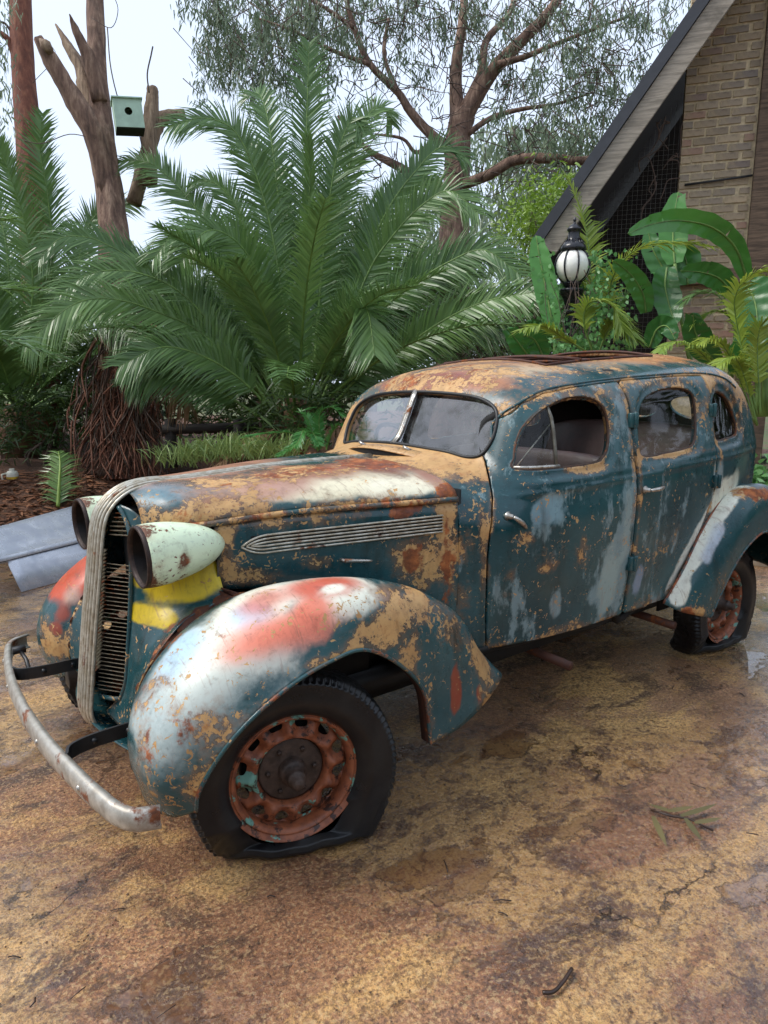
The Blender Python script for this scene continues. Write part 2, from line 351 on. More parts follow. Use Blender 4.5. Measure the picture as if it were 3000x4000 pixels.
def glass_material(name, dirt=.14, tint=(.92, .95, .93), refl=1.6, gr_=.02):
    t = NT(name); t.N.remove(t.b); fr = t.n('ShaderNodeFresnel'); fr.inputs['IOR'].default_value = 1.55
    tr = t.n('ShaderNodeBsdfTransparent'); tr.inputs[0].default_value = (*tint, 1); gl = t.n('ShaderNodeBsdfGlossy'); gl.inputs['Roughness'].default_value = gr_
    di = t.n('ShaderNodeBsdfDiffuse'); di.inputs[0].default_value = (.55, .55, .52, 1)
    m1 = t.n('ShaderNodeMixShader'); t.L.new(t.math('MULTIPLY', fr.outputs[0], refl, clamp=True), m1.inputs[0]); t.L.new(tr.outputs[0], m1.inputs[1]); t.L.new(gl.outputs[0], m1.inputs[2])
    d = t.math('ADD', t.ss(t.noise(5, 7, .65), .42, .75, 0, dirt), t.math('MULTIPLY', t.math('LESS_THAN', t.voro(95), .12), .10))
    m2 = t.n('ShaderNodeMixShader'); t.L.new(d, m2.inputs[0]); t.L.new(m1.outputs[0], m2.inputs[1]); t.L.new(di.outputs[0], m2.inputs[2]); t.L.new(m2.outputs[0], t.out.inputs[0])
    return t.m
GLASS = glass_material('dusty_glass', .12, (.8, .84, .82), 3.6, .05); CLEAR = glass_material('door_glass', .03, (.92, .95, .93), .7, .04); RUBBER = simple('black_rubber', (.01, .01, .01), .5, 0, .3)
LEATHER = simple('brown_leather', lin(72, 52, 47), .5, 0, .3, 10, .4)
LINING = simple('dark_lining', lin(40, 30, 26), .85, 0, .4, 8)
# ---------------------------------------------------------------- paint wear: values carried by the metal itself
def wobble(P, s=1.):
    x, y, z = (P * s).T
    return (np.sin(7.1 * x + 3 * np.sin(5.3 * z)) + np.sin(9.7 * z + 2.5 * np.sin(6.1 * x + 4 * y)) + np.sin(13.3 * (x + z) + 8 * y)) / 3
def paint(ob, sprays=(), wears=(), base=(0.05, 0, 0), edge=.32):
    me = ob.data; n = len(me.vertices); P = np.zeros(n * 3); me.vertices.foreach_get('co', P); P = P.reshape(-1, 3)
    col = np.zeros((n, 4)); wob = wobble(P, 3) * .22 + wobble(P, 9) * .10
    def fall(c, r, soft):
        if isinstance(c, list):         # a stroke of the spray can along a line
            d = np.full(n, 9e9)
            for a, b in zip(c[:-1], c[1:]):
                a, b = np.array(a) / np.array(r), np.array(b) / np.array(r); q = P / np.array(r); k = np.clip(((q - a) @ (b - a)) / ((b - a) @ (b - a) + 1e-9), 0, 1)[:, None]
                d = np.minimum(d, np.sqrt(((q - a - k * (b - a)) ** 2).sum(1)))
            d = d + wob
        else: d = np.sqrt((((P - np.array(c)) / np.array(r)) ** 2).sum(1)) + wob
        x = np.clip((1 + soft - d) / (2 * soft), 0, 1); return x * x * (3 - 2 * x)
    for c, r, rgb, a, soft in sprays:
        k = (a * fall(c, r, soft))[:, None]; ca = col[:, 3:]; na = ca + k * (1 - ca)
        col[:, :3] = np.where(na > 1e-4, (col[:, :3] * ca * (1 - k) + np.array(rgb) * k) / np.maximum(ca * (1 - k) + k, 1e-6), 0); col[:, 3:] = na
    w = np.tile(np.array((*base, 1.)), (n, 1))
    for c, r, (ch, ru, pa), soft in wears:
        k = fall(c, r, min(.95, soft * 1.8)); w[:, 0] += ch * k; w[:, 1] += ru * k; w[:, 2] += pa * k
    if edge and n > 400:        # paint fails first along the raw edges of a panel
        E = np.zeros(len(me.edges) * 2, np.int32); me.edges.foreach_get('vertices', E); cnt = np.zeros(len(me.edges), np.int32); le = np.zeros(len(me.loops), np.int32); me.loops.foreach_get('edge_index', le); np.add.at(cnt, le, 1)
        bv = np.unique(E.reshape(-1, 2)[cnt == 1])
        if len(bv):
            kd = kdtree.KDTree(len(bv)); [kd.insert(P[i], int(i)) for i in bv]; kd.balance(); bb = np.array([kd.find(q)[2] for q in P]); k = np.exp(-(bb / .016) ** 1.2) * (.6 + .9 * wobble(P, 2.3)); w[:, 0] += edge * np.clip(k, 0, 1.3); w[:, 1] += edge * .8 * np.clip(k * (.5 + wobble(P, 4)), 0, 1)
    w[:, :3] = np.clip(w[:, :3], 0, 1.2)
    for nm, A in (('spray', col), ('wear', w)):
        a = me.attributes.new(nm, 'FLOAT_COLOR', 'POINT'); a.data.foreach_set('color', A.astype(np.float32).ravel())
# ================================================================= CAR BODY
car = empty('vintage_sedan'); tag(car, 'rusted teal vintage sedan with flaking paint standing on flat tyres', 'car')
WIN1 = [(-1.14,1.193),(-1.143,1.24),(-1.17,1.308),(-1.208,1.37),(-1.27,1.423),(-1.36,1.463),(-1.455,1.484),(-1.555,1.485),(-1.628,1.462),(-1.667,1.41),(-1.672,1.336),(-1.652,1.262),(-1.614,1.22),(-1.547,1.198),(-1.324,1.19)]
WIN2 = [(-1.901,1.206),(-1.882,1.281),(-1.893,1.373),(-1.936,1.45),(-2.024,1.492),(-2.157,1.517),(-2.298,1.522),(-2.405,1.498),(-2.43,1.434),(-2.417,1.323),(-2.383,1.25),(-2.31,1.222),(-2.103,1.208)]
WIN3 = [(-2.60,1.248),(-2.592,1.353),(-2.605,1.455),(-2.66,1.50),(-2.745,1.485),(-2.823,1.437),(-2.882,1.361),(-2.905,1.295),(-2.865,1.258),(-2.73,1.247)]
D1 = [(-.978,.455),(-.962,.6),(-.957,.72),(-.957,.84),(-.966,.96),(-.99,1.04),(-1.03,1.12),(-1.083,1.22),(-1.132,1.33),(-1.172,1.40),(-1.232,1.457),(-1.33,1.497),(-1.49,1.522),(-1.65,1.538),(-1.81,1.552),(-1.812,1.4),(-1.812,1.12),(-1.813,.8),(-1.808,.455),(-1.4,.45)]
D2 = [(-1.826,.455),(-1.826,1.12),(-1.826,1.553),(-2.0,1.563),(-2.281,1.577),(-2.545,1.583),(-2.56,1.5),(-2.553,1.3),(-2.552,.96),(-2.42,.72),(-2.3,.55),(-2.2,.445),(-2.0,.452)]
WSO = [(0,1.263),(.2,1.256),(.35,1.247),(.455,1.232),(.505,1.243),(.53,1.29),(.534,1.34),(.515,1.41),(.462,1.452),(.36,1.482),(.19,1.497),(0,1.502)]
WSO = WSO + [(-y, z) for y, z in WSO[-2:0:-1]]
win_tabs = [Tab(w) for w in (WIN1, WIN2, WIN3)]
d1t = Tab(D1, 1); d2t = Tab(D2, 1); wst = Tab(WSO, 6, (-.9, .9), (1.0, 1.8))
BELT_X = [-3.6, -3.2, -2.53, -1.8, -1.03, -.6]; BELT_Z = [1.165, 1.168, 1.155, 1.122, 1.092, 1.08]
def belt_z(x): return ipl(x, BELT_X, BELT_Z)
def sstep(a, b, x): t = np.clip((x - a) / (b - a), 0, 1); return t * t * (3 - 2 * t)
def side_off(x, z):
    o = 0
    for tb in win_tabs:
        d = tb(x, z); o = o - .016 * (1 - sstep(.022, .05, d))
    o = np.maximum(o, -.016); dz = z - belt_z(x)
    return o + .0075 * np.exp(-(dz / .011) ** 2) + .004 * np.exp(-((dz - .035) / .02) ** 2)
def Fb(X, Y, Z):
    if X.ndim == 3: X, Y, Z = X[:, :1, :], Y[:1, :, :1], Z[:, :1, :]
    return body_F(X, Y, Z, side_off)
BV, BQ = surface_nets(Fb, (-3.78, -.83, .40), (-.68, .83, 1.76), .0125)
BT = tri(BQ)
# orientation check: outward normals
_n = np.cross(BV[BT[:, 1]] - BV[BT[:, 0]], BV[BT[:, 2]] - BV[BT[:, 0]]); _c = BV[BT].mean(1) - np.array([-2, 0, .9])
if (_n * _c).sum() < 0: BT = BT[:, ::-1].copy()
def on_side(x, z, off=0.):
    lo, hi = np.full(np.shape(x), .2), np.full(np.shape(x), 1.1); x = np.asarray(x, float); z = np.asarray(z, float)
    for _ in range(30):
        m = (lo + hi) / 2; ins = body_F(x, m, z, side_off) < 0; lo = np.where(ins, m, lo); hi = np.where(ins, hi, m)
    return lo + off
def on_front(y, z):
    y = np.asarray(y, float); z = np.asarray(z, float); lo, hi = np.full(y.shape, -.75), np.full(y.shape, -1.6)
    for _ in range(30):
        m = (lo + hi) / 2; ins = body_F(m, y, z) < 0; hi = np.where(ins, m, hi); lo = np.where(ins, lo, m)
    return hi
def roof_z(x, y):
    x = np.asarray(x, float); y = np.asarray(y, float); lo, hi = np.full(x.shape, 1.3), np.full(x.shape, 1.8)
    for _ in range(30):
        m = (lo + hi) / 2; ins = body_F(x, y, m) < 0; lo = np.where(ins, m, lo); hi = np.where(ins, hi, m)
    return lo
def F_win(V):
    """negative inside any opening of the shell"""
    x, y, z = V.T; f = np.full(len(V), 1.)
    for tb in win_tabs: f = np.minimum(f, np.where(np.abs(y) > .35, tb(x, z), 1.))
    f = np.minimum(f, np.where((x > -1.45) & (z > 1.15), wst(y, z), 1.))
    f = np.minimum(f, np.where(x < -2.95, (np.sqrt(((np.abs(y) - .2) / .15) ** 2 + ((z - 1.40) / .075) ** 2) - 1) * .07, 1.))
    ro = np.maximum(np.abs(x + 2.06) - .44, np.abs(y) - .40); f = np.minimum(f, np.where(z > 1.5, ro, 1.))
    return f
# shell -> body, doors, panes
V0, T0 = clip(BV, BT, BV[:, 0] + .838)                      # behind the bonnet line
def lower(V): return .455 - V[:, 2]
V0, T0 = clip(V0, T0, lower(V0))
Vw, Tw = clip(V0, T0, -F_win(V0))
def n_y(V):
    e = 2e-3; g = np.stack([body_F(*(V + e * np.eye(3)[k]).T) - body_F(*(V - e * np.eye(3)[k]).T) for k in range(3)], 1)
    return np.clip(np.abs(g[:, 1]) / (np.linalg.norm(g, axis=1) + 1e-9), .2, 1)
NYw = n_y(Vw)
def f_doors(V, g): return np.where(V[:, 1] > .3, np.minimum(d1t(V[:, 0], V[:, 2]), d2t(V[:, 0], V[:, 2])) - g * NYw, 1.)
Vb, Tb = clip(Vw, Tw, -f_doors(Vw, .006))
body = solid(mk('body_shell', Vb, Tb, mats=[PAINT, LINING], parent=car), .022, -1, 1)
doors = []
for nm, tb, lab in (('door', d1t, 'front door, teal with primer specks and pale scraped patches'), ('door', d2t, 'rear door, teal with white overspray at the wheel arch')):
    Vd, Td = clip(Vw, Tw, np.where(Vw[:, 1] > .3, tb(Vw[:, 0], Vw[:, 2]) + .004 * NYw, 1.))
    d = solid(mk(nm, Vd, Td, mats=[PAINT, LINING], parent=car), .03, -1, 1); d['label'] = lab; doors.append(d)
door1, door2 = doors
for P in (D1, D2):      # dark tube added behind the shut lines, blocks light through the gaps
    P = cr(P, 4, True); mk('shut_line_blocker', *tube(np.stack([P[:, 0], on_side(P[:, 0], P[:, 1]) - .055, P[:, 1]], 1) - np.stack([.05 * sstep(-1.3, -1.1, P[:, 0]) * sstep(1.0, 1.15, P[:, 1]), 0 * P[:, 0], 0 * P[:, 0]], 1), .024, 6, True), DARK, car)
# glass
def pane(name, V, T, parent, shift): return mk(name, V + np.array(shift), T, CLEAR, parent)
for s_ in (1, -1):
    yy, zz = np.meshgrid(np.linspace(.004, .58, 40) * s_, np.linspace(1.20, 1.53, 24), indexing='ij'); G = np.stack([-1.036 - .465 * (zz - 1.257) - .13 * np.abs(yy) - .030, yy, zz], -1).reshape(-1, 3)
    Va, Ta = clip(G, tri(grid_faces(40, 24, flip=(s_ < 0))), wst(G[:, 1], G[:, 2]) - .014); mk('windscreen_pane', Va, Ta, GLASS, car)
P2 = np.array(wst.P); P3 = np.stack([on_front(P2[:, 0], P2[:, 1]) + .001, P2[:, 0], P2[:, 1]], 1)
mk('windscreen_gasket', *tube(P3, .0085, 8, True), RUBBER, car)
zz = np.linspace(1.262, 1.505, 9); mb = MB()
for dy in (-.011, .011): mb.tube(np.stack([on_front(0 * zz, zz) + .004, 0 * zz + dy, zz], 1), .006, 6)
mb.tube(np.stack([on_front(0 * zz, zz) - .001, 0 * zz, zz], 1), .014, 6); mb.obj('windscreen_divider', CHROME, car)
def side_loop(P, off=.002): return np.stack([P[:, 0], on_side(P[:, 0], P[:, 1]) + off, P[:, 1]], 1)
for k, (tb, par) in enumerate(zip(win_tabs, (door1, door2, car))):
    L = side_loop(tb.P); fr = mk('window_frame', *tube(L - np.array([0, .012, 0]), .0075, 8, True), FRAMEM, par)
    for s in (1, -1):
        Va, Ta = clip(V0, T0, np.where(s * V0[:, 1] > .35, tb(V0[:, 0], V0[:, 2]) - .003, 1.))
        if k == 0 and s == 1: Va, Ta = clip(Va, Ta, -1.318 - Va[:, 0])
        if s == 1 or k: pane('window_pane', Va, Ta, fr if s == 1 else car, (0, -.016 * s, 0))
# quarter light frame with its diagonal catch
zs = np.linspace(1.195, 1.452, 6); mb = MB(); mb.tube(np.stack([0 * zs - 1.318 - (zs - 1.2) * .06, on_side(0 * zs - 1.318, zs) - .014, zs], 1), .0085, 6)
mk('quarter_light_bar', *tube(np.stack([0 * zs - 1.318 - (zs - 1.2) * .04, on_side(0 * zs - 1.318, zs) - .012, zs], 1), .0085, 6), metal_mat('grey_bar', lin(120, 118, 108), lin(90, 86, 76), .2, .4, .4), door1)
xs = np.linspace(-1.13, -1.33, 6); mk('quarter_light_sill', *tube(np.stack([xs, on_side(xs, 0 * xs + 1.2) - .008, 0 * xs + 1.2], 1), .008, 6), CHROME, door1)
a, b = np.array([-1.14, .662, 1.205]), np.array([-1.325, .68, 1.375]); mk('quarter_light_stay', *tube([a, b], .003, 5), CHROME, door1)
# drip rail and front pillar seam
DR = cr([(-1.125,1.30),(-1.165,1.39),(-1.212,1.447),(-1.32,1.503),(-1.49,1.534),(-1.81,1.564),(-2.28,1.59),(-2.6,1.594),(-2.78,1.57),(-2.9,1.52)], 6)
mk('drip_rail', *tube(np.stack([DR[:, 0], on_side(DR[:, 0], DR[:, 1]) + .001, DR[:, 1]], 1), .007, 6), PAINT, car)
# roof opening: kerb and bare bows
xo = np.array([-1.62, -2.5, -2.5, -1.62]); R = [(-1.62, y) for y in np.linspace(.4, -.4, 12)] + [(x, -.4) for x in np.linspace(-1.66, -2.46, 12)] + [(-2.5, y) for y in np.linspace(-.4, .4, 12)] + [(x, .4) for x in np.linspace(-2.46, -1.66, 12)]
R = np.array(R); mk('roof_opening_rim', *tube(np.stack([R[:, 0], R[:, 1], roof_z(R[:, 0], R[:, 1]) + .004], 1), .008, 6, True), RUSTM, car)
for k, x in enumerate(np.linspace(-1.72, -2.42, 6)):
    yy = np.linspace(-.41, .41, 9); mk('roof_bow', *tube(np.stack([0 * yy + x + .03 * np.sin(k * 5) * yy, yy, 1.672 + .006 * (k % 2) - .1 * yy ** 2 + .006 * np.sin(7 * yy + k)], 1), .009, 6), RUSTM, car)
# hinges
for k, (x, z, par) in enumerate([(-1.820, 1.376, door1), (-1.820, .714, door1), (-2.556, 1.405, door2), (-2.556, 1.038, door2)]):
    y = float(on_side(x, z)); mb = MB().box((x, y + .008, z), (.062, .022, .066)); mb.tube([(x, y + .02, z - .036), (x, y + .02, z + .036)], .011, 8)
    h = bevel(mb.obj('hinge', PAINT, par), .004)
# door handles
def handle(x, z, dx, dz, par, L=.12):
    y = float(on_side(x, z)); mb = MB(); Vv, Ff = lathe([(0, 0), (.017, 0), (.019, .006), (.011, .012), (.010, .03), (0, .034)], 14); mb.add(Vv + np.array([x, y - .002, z]), Ff)
    t = np.linspace(0, 1, 8); mb.tube(np.stack([x + dx * t, y + .034 + .012 * np.sin(t * 3) - abs(dx) * .06 * t, z + dz * t], 1), .004 + .008 * np.sin(np.clip(t * 2.6 + .35, 0, 3.1)) ** .8 * (1 - .45 * t), 8)
    return mb.obj('door_handle', CHROME, par)
handle(-1.045, 1.016, -.085, -.058, door1); handle(-1.868, 1.058, -.115, .006, door2)
# cowl vent flap standing open and wiper pivots
yy = np.linspace(-.29, .29, 14); q_ = (yy / .3) ** 2
P = np.stack([np.stack([-.882 - .075 * q_, yy, 1.247 - .035 * q_], 1), np.stack([-.975 - .035 * q_, yy, 1.256 - .026 * q_], 1)], 0)
mk('cowl_vent_flap', P.reshape(-1, 3), grid_faces(2, 14), PAINT, car); solid(bpy.data.objects['cowl_vent_flap'], .004, 0)
P = np.stack([P[0] + np.array([-.006, 0, -.003]), P[0] + np.array([-.010, 0, -.055])], 0); mk('cowl_vent_shade', P.reshape(-1, 3), grid_faces(2, 14), DARK, car)  # dark strip, the shade of the vent mouth put into its colour
for y in (-.17, .17):
    x = float(on_front(y, 1.243)); mk('wiper_pivot', *tube([(x + .0, y, 1.236), (x + .03, y, 1.25), (x + .035, y - .02, 1.262)], [.011, .009, .006], 8), CHROME, car)
# ---------------------------------------------------------------- bonnet
EX = [-.86, -.835, -.5, -.2, .08, .16, .245]; EY = [.645, .635, .523, .423, .33, .275, .185]
MX = [-.86, .08, .245]; MZ = [1.106, 1.068, 1.045]; TX = [-.86, -.4, .035, .12, .19, .245]; TZ = [1.212, 1.206, 1.183, 1.183, 1.176, 1.157]
xs = np.concatenate([np.linspace(-.832, .08, 60), np.linspace(.09, .245, 18)]); th = np.linspace(-np.pi / 2, np.pi / 2, 61)
E, M, T = ipl(xs, EX, EY), ipl(xs, MX, MZ), ipl(xs, TX, TZ)
s = np.sign(np.sin(th)) * np.abs(np.sin(th)) ** .85
hood = np.stack([np.broadcast_to(xs[:, None], (len(xs), 61)), E[:, None] * s, M[:, None] + (T - M)[:, None] * np.abs(np.cos(th)) ** .95], -1)
bonnet = solid(mk('bonnet', hood.reshape(-1, 3), grid_faces(len(xs), 61), PAINT, car), .006, 0)
HB = [-.835, -.5, -.2, .05, .08]; HBZ = [.60, .70, .80, .825, .826]
def hood_side(s):
    x2 = np.linspace(-.832, .052, 40); t = np.linspace(0, 1, 12); e = ipl(x2, EX, EY) + .004; m = ipl(x2, MX, MZ) - .018; b = ipl(x2, HB, HBZ)
    A = np.stack([np.broadcast_to(x2[:, None], (40, 12)), s * (e[:, None] + .012 * np.sin(t * 3.1)[None]), m[:, None] + (b - m)[:, None] * t], -1)
    return solid(mk('bonnet_side', A.reshape(-1, 3), grid_faces(40, 12, flip=(s > 0)), PAINT, car), .005, 0)
hside = hood_side(1); hside2 = hood_side(-1)
def hs_pt(x, z, off=0.): return (x, float(ipl(np.array([x]), EX, EY)[0]) + .014 + off, z)
for s in (1, -1):
    x2 = np.linspace(-.832, .16, 30); e = ipl(x2, EX, EY); m = ipl(x2, MX, MZ)
    mo = mk('bonnet_moulding', *tube(np.stack([x2, s * (e + .006), m - .008], 1), .0115, 8), PAINT, bonnet)
    if s > 0: mould = mo
# louvre trim: six bright bars over a dark slot plate, rounded nose
def trim_z(x, k):
    z0 = 1.012 + (-.118 - x) * .0413; return z0 - .0128 * k
mb = MB(); A = [];
for x in np.linspace(-.06, -.765, 24): A += [hs_pt(x, trim_z(x, -.1), .003), hs_pt(x, trim_z(x, 5.1), .003)]
mk('louvre_slots', A, grid_faces(24, 2, flip=True), DARK, hside)
for k in range(6):
    c = abs(k - 2.5); x0 = -.035 - .012 * c ** 1.6; P = [hs_pt(x, trim_z(x, k), .007) for x in np.linspace(-.765, -.115, 20)]
    zc = lambda x: trim_z(x, 2.5)
    for t in np.linspace(.15, 1, 6): x = -.115 + (.09 - .018 * (2.5 - c) * 0) * t * (.55 + .18 * c); P.append(hs_pt(x, trim_z(x, k) + (zc(x) - trim_z(x, k)) * t ** 2.2, .008))
    mk('louvre_bar', *tube(P, .0042, 6), STRIP, hside)
t = np.linspace(0, 1, 6); A = np.array([hs_pt(-.377 - .1 * k, .897 - .008 * k, .03) for k in t]); mb = MB(); mb.tube(A, [.009, .008, .0075, .007, .006, .004], 8); mb.tube([hs_pt(-.377, .897, -.005), hs_pt(-.377, .897, .032)], .007, 8); mb.obj('bonnet_handle', CHROME, hside)
# ---------------------------------------------------------------- nose: ribbed centre strip, slats, shell
SP = np.array([(-.885,1.219),(-.4,1.212),(.035,1.188),(.12,1.19),(.19,1.186),(.258,1.165),(.318,1.117),(.354,1.044),(.382,.865),(.414,.648),(.442,.426),(.447,.36),(.435,.312)])
SPc = cr(SP, 7); tang = np.gradient(SPc, axis=0); tang /= np.linalg.norm(tang, axis=1)[:, None]; nor = np.stack([-tang[:, 1], tang[:, 0]], 1)
sarc = np.concatenate([[0], np.cumsum(np.linalg.norm(np.diff(SPc, axis=0), axis=1))]); L = sarc[-1]
hw = ipl(sarc, [0, .5, .95, 1.2, 1.5, L], [.038, .048, .062, .076, .083, .086])
grille = mk('grille_backing', *(lambda A: (A.reshape(-1, 3), grid_faces(A.shape[0], A.shape[1], flip=True)))(np.stack([np.stack([SPc[:, 0] + nor[:, 0] * -(-.004 - .012 * v * v) * -1, hw * v, SPc[:, 1] + nor[:, 1] * (-.004 - .012 * v * v)], 1) for v in np.linspace(-1, 1, 9)], 1)), RUSTM, car)
NR = 9
for k in range(NR):
    v = (k - (NR - 1) / 2) / ((NR - 1) / 2) * .94; off = .002 - .016 * v * v
    mk('grille_rib', *tube(np.stack([SPc[:, 0] + nor[:, 0] * off, hw * v, SPc[:, 1] + nor[:, 1] * off], 1), hw / NR * .74, 6), STRIP, grille)
zs = np.linspace(.35, 1.12, 20); xstrip = lambda z: np.interp(z, SP[::-1, 1][:8], SP[::-1, 0][:8])
FRX = [.43, .5, .6, .78, .94, 1.02, 1.075, 1.11]; FRA = [(.352,.16),(.335,.180),(.322,.180),(.300,.177),(.286,.174),(.281,.16),(.282,.12),(.290,.085)]
fx = lambda z: float(np.interp(z, FRX, [a[0] for a in FRA])); fy = lambda z: float(np.interp(z, FRX, [a[1] for a in FRA]))
for s in (1, -1):
    z = .452; k = 0
    while z < 1.095:
        if not (.925 < z < 1.008):
            a = np.array([xstrip(z) - .034, s * .07, z]); b = np.array([fx(z) - .006, s * (fy(z) - .004), z + (.004 if z > 1 else 0)])
            mb = MB(); d = b - a; dep = np.array([-.016, 0, -.006])
            mb.add([a, b, b + dep, a + dep, a - [0, 0, .0032], b - [0, 0, .0032], b + dep - [0, 0, .0032], a + dep - [0, 0, .0032]], [(0, 1, 2, 3), (7, 6, 5, 4), (0, 4, 5, 1), (1, 5, 6, 2), (2, 6, 7, 3), (3, 7, 4, 0)])
            mb.obj('grille_slat', SLATM, grille, False)
        z += .0148; k += 1
    A = cr([(a[0], s * a[1], z) for a, z in zip(FRA, FRX)], 5); A = np.concatenate([[(.40, s * .085, .425), (.37, s * .135, .425)], A])
    mk('grille_frame', *tube(A, .0085, 8), PAINT, grille)
bk = MB().box((.17, 0, .72), (.08, .30, .70)); bk.obj('radiator_shade_box', DARK, car)  # dark box: shade of the cavity behind the grille put into colour
def shell_side(s):
    rows = [[(.284,.075,1.118),(.262,.135,1.105),(.235,.178,1.075),(.20,.24,1.06),(.06,.335,1.06)],
            [(.282,.150,1.02),(.255,.185,1.01),(.22,.23,1.0),(.16,.28,.99),(.05,.340,.99)],
            [(.286,.163,.94),(.26,.20,.93),(.22,.245,.92),(.16,.295,.91),(.045,.345,.905)],
            [(.300,.166,.78),(.275,.21,.80),(.23,.27,.80),(.17,.325,.80),(.06,.405,.81)],
            [(.311,.168,.69),(.29,.23,.71),(.26,.30,.73),(.235,.36,.74),(.20,.425,.765)],
            [(.322,.168,.60),(.31,.24,.62),(.30,.31,.63),(.30,.37,.64),(.31,.425,.66)],
            [(.335,.168,.50),(.33,.24,.51),(.335,.30,.53),(.345,.36,.55),(.365,.415,.57)],
            [(.352,.145,.43),(.352,.22,.42),(.355,.29,.43),(.365,.35,.45),(.385,.41,.47)],
            [(.385,.08,.36),(.37,.18,.34),(.36,.26,.34),(.365,.33,.35),(.375,.40,.36)]]
    A = loft(np.array(rows) * np.array([1, s, 1]), 8, 8); return solid(mk('nose_side_panel', A.reshape(-1, 3), grid_faces(A.shape[0], A.shape[1], flip=(s > 0)), PAINT, car), .004, 0)
nose = shell_side(1); nose2 = shell_side(-1)
A = np.stack([np.linspace((.44, y, .335 - .6 * abs(y) * .1), (.30, y, .27), 6) for y in np.linspace(-.42, .42, 14)], 0); A[:, :, 0] -= .5 * np.abs(A[:, :, 1:2])[:, :, 0] ** 2
apron = solid(mk('front_apron', A.reshape(-1, 3), grid_faces(14, 6), PAINT, car), .004, 0)
# ---------------------------------------------------------------- wings
FW = [[(.375,.42,.33),(.415,.52,.29),(.42,.62,.272),(.39,.72,.275),(.335,.775,.30)],
      [(.385,.41,.45),(.435,.50,.43),(.457,.60,.42),(.438,.73,.40),(.33,.805,.385)],
      [(.355,.41,.545),(.405,.49,.563),(.437,.60,.563),(.402,.755,.540),(.265,.842,.505)],
      [(.288,.43,.655),(.322,.49,.685),(.333,.60,.698),(.302,.77,.668),(.17,.862,.592)],
      [(.15,.44,.765),(.178,.50,.795),(.175,.62,.812),(.146,.79,.76),(.05,.869,.655)],
      [(0,.47,.815),(.0,.53,.860),(0,.66,.885),(-.02,.805,.822),(-.07,.873,.692)],
      [(-.2,.51,.82),(-.2,.58,.868),(-.2,.70,.898),(-.2,.825,.845),(-.205,.873,.702)],
      [(-.4,.56,.79),(-.4,.63,.835),(-.4,.735,.862),(-.375,.835,.79),(-.345,.871,.622)],
      [(-.6,.61,.70),(-.6,.68,.745),(-.575,.775,.785),(-.525,.845,.68),(-.465,.869,.49)],
      [(-.78,.66,.56),(-.77,.73,.605),(-.735,.805,.64),(-.65,.852,.52),(-.498,.867,.33)],
      [(-.95,.74,.40),(-.925,.815,.40),(-.81,.85,.345),(-.66,.862,.288),(-.505,.867,.272)]]
def wing(name, net, s, lipr=.007):
    A = loft(np.array(net) * np.array([1, s, 1]), 10, 12)
    for _ in range(4):      # fair the surface, edges kept
        B = A.copy(); B[1:-1, 1:-1] = .5 * A[1:-1, 1:-1] + .125 * (A[2:, 1:-1] + A[:-2, 1:-1] + A[1:-1, 2:] + A[1:-1, :-2]); A = B
    w = solid(mk(name, A.reshape(-1, 3), grid_faces(A.shape[0], A.shape[1], flip=(s > 0)), PAINT, car), .005, -1)
    e = A[:, -1]; lip = mk('wing_lip', *tube(e - np.array([0, s * .002, 0]), lipr, 6), PAINT, w)
    inn = np.stack([e, e - np.array([0, s * .05, 0])], 1); solid(mk('wing_flange', inn.reshape(-1, 3), grid_faces(len(e), 2), RUSTM, w), .003, 0)
    return w, lip, A
fw, fwl, FA = wing('front_wing', FW, 1); fw2, fwl2, _ = wing('front_wing', FW, -1)
CRUMP = metal_mat('crumpled_rusty_seam', lin(92, 52, 36), lin(70, 42, 32), .4, .7, .1, 14)
for s in (1, -1):       # rusted seam where the wing meets the nose
    a_ = cr([(.05, .385, .84), (.07, .40, .815), (.20, .418, .768), (.305, .418, .665), (.362, .41, .575), (.382, .402, .475), (.374, .39, .36)], 6); b_ = cr([(.0, .49, .84), (.06, .48, .81), (.165, .46, .765), (.285, .45, .66), (.352, .43, .555), (.38, .43, .46), (.372, .43, .34)], 6)
    k_ = np.arange(len(a_)); wv = .006 * np.sin(k_ * 2.1) + .004 * np.sin(k_ * 5.3); A = np.stack([a_ + np.stack([wv, 0 * wv, wv], 1), (a_ + b_) / 2 + np.stack([-.010 - wv, 0 * wv, -.012 + wv], 1), b_], 1) * np.array([1, s, 1]); solid(mk('wing_seam', A.reshape(-1, 3), grid_faces(len(a_), 3, flip=(s > 0)), CRUMP, car), .003, 0)
fw['label'] = 'near front wing with white, salmon and sky blue overspray'; fw2['label'] = 'far front wing sprayed red at the top'
RW = [[(-2.16,.765,.445),(-2.22,.83,.405),(-2.33,.87,.37),(-2.445,.877,.335)],
      [(-2.30,.778,.60),(-2.355,.845,.60),(-2.45,.887,.555),(-2.515,.887,.455)],
      [(-2.455,.775,.775),(-2.51,.852,.785),(-2.58,.897,.725),(-2.60,.897,.58)],
      [(-2.63,.77,.915),(-2.67,.852,.925),(-2.72,.902,.85),(-2.72,.903,.68)],
      [(-2.84,.74,.98),(-2.865,.842,.99),(-2.89,.902,.915),(-2.89,.906,.74)],
      [(-3.1,.68,.955),(-3.1,.822,.965),(-3.09,.892,.87),(-3.06,.902,.70)],
      [(-3.35,.58,.85),(-3.36,.752,.835),(-3.32,.862,.72),(-3.22,.888,.57)],
      [(-3.5,.50,.65),(-3.52,.682,.62),(-3.48,.802,.52),(-3.33,.862,.42)],
      [(-3.56,.45,.42),(-3.58,.62,.40),(-3.52,.75,.37),(-3.38,.84,.33)]]
rw, rwl, RA = wing('rear_wing', RW, 1); rw2, _, _ = wing('rear_wing', RW, -1); rw['label'] = 'rear wing with a white sprayed leading edge and rusty top'
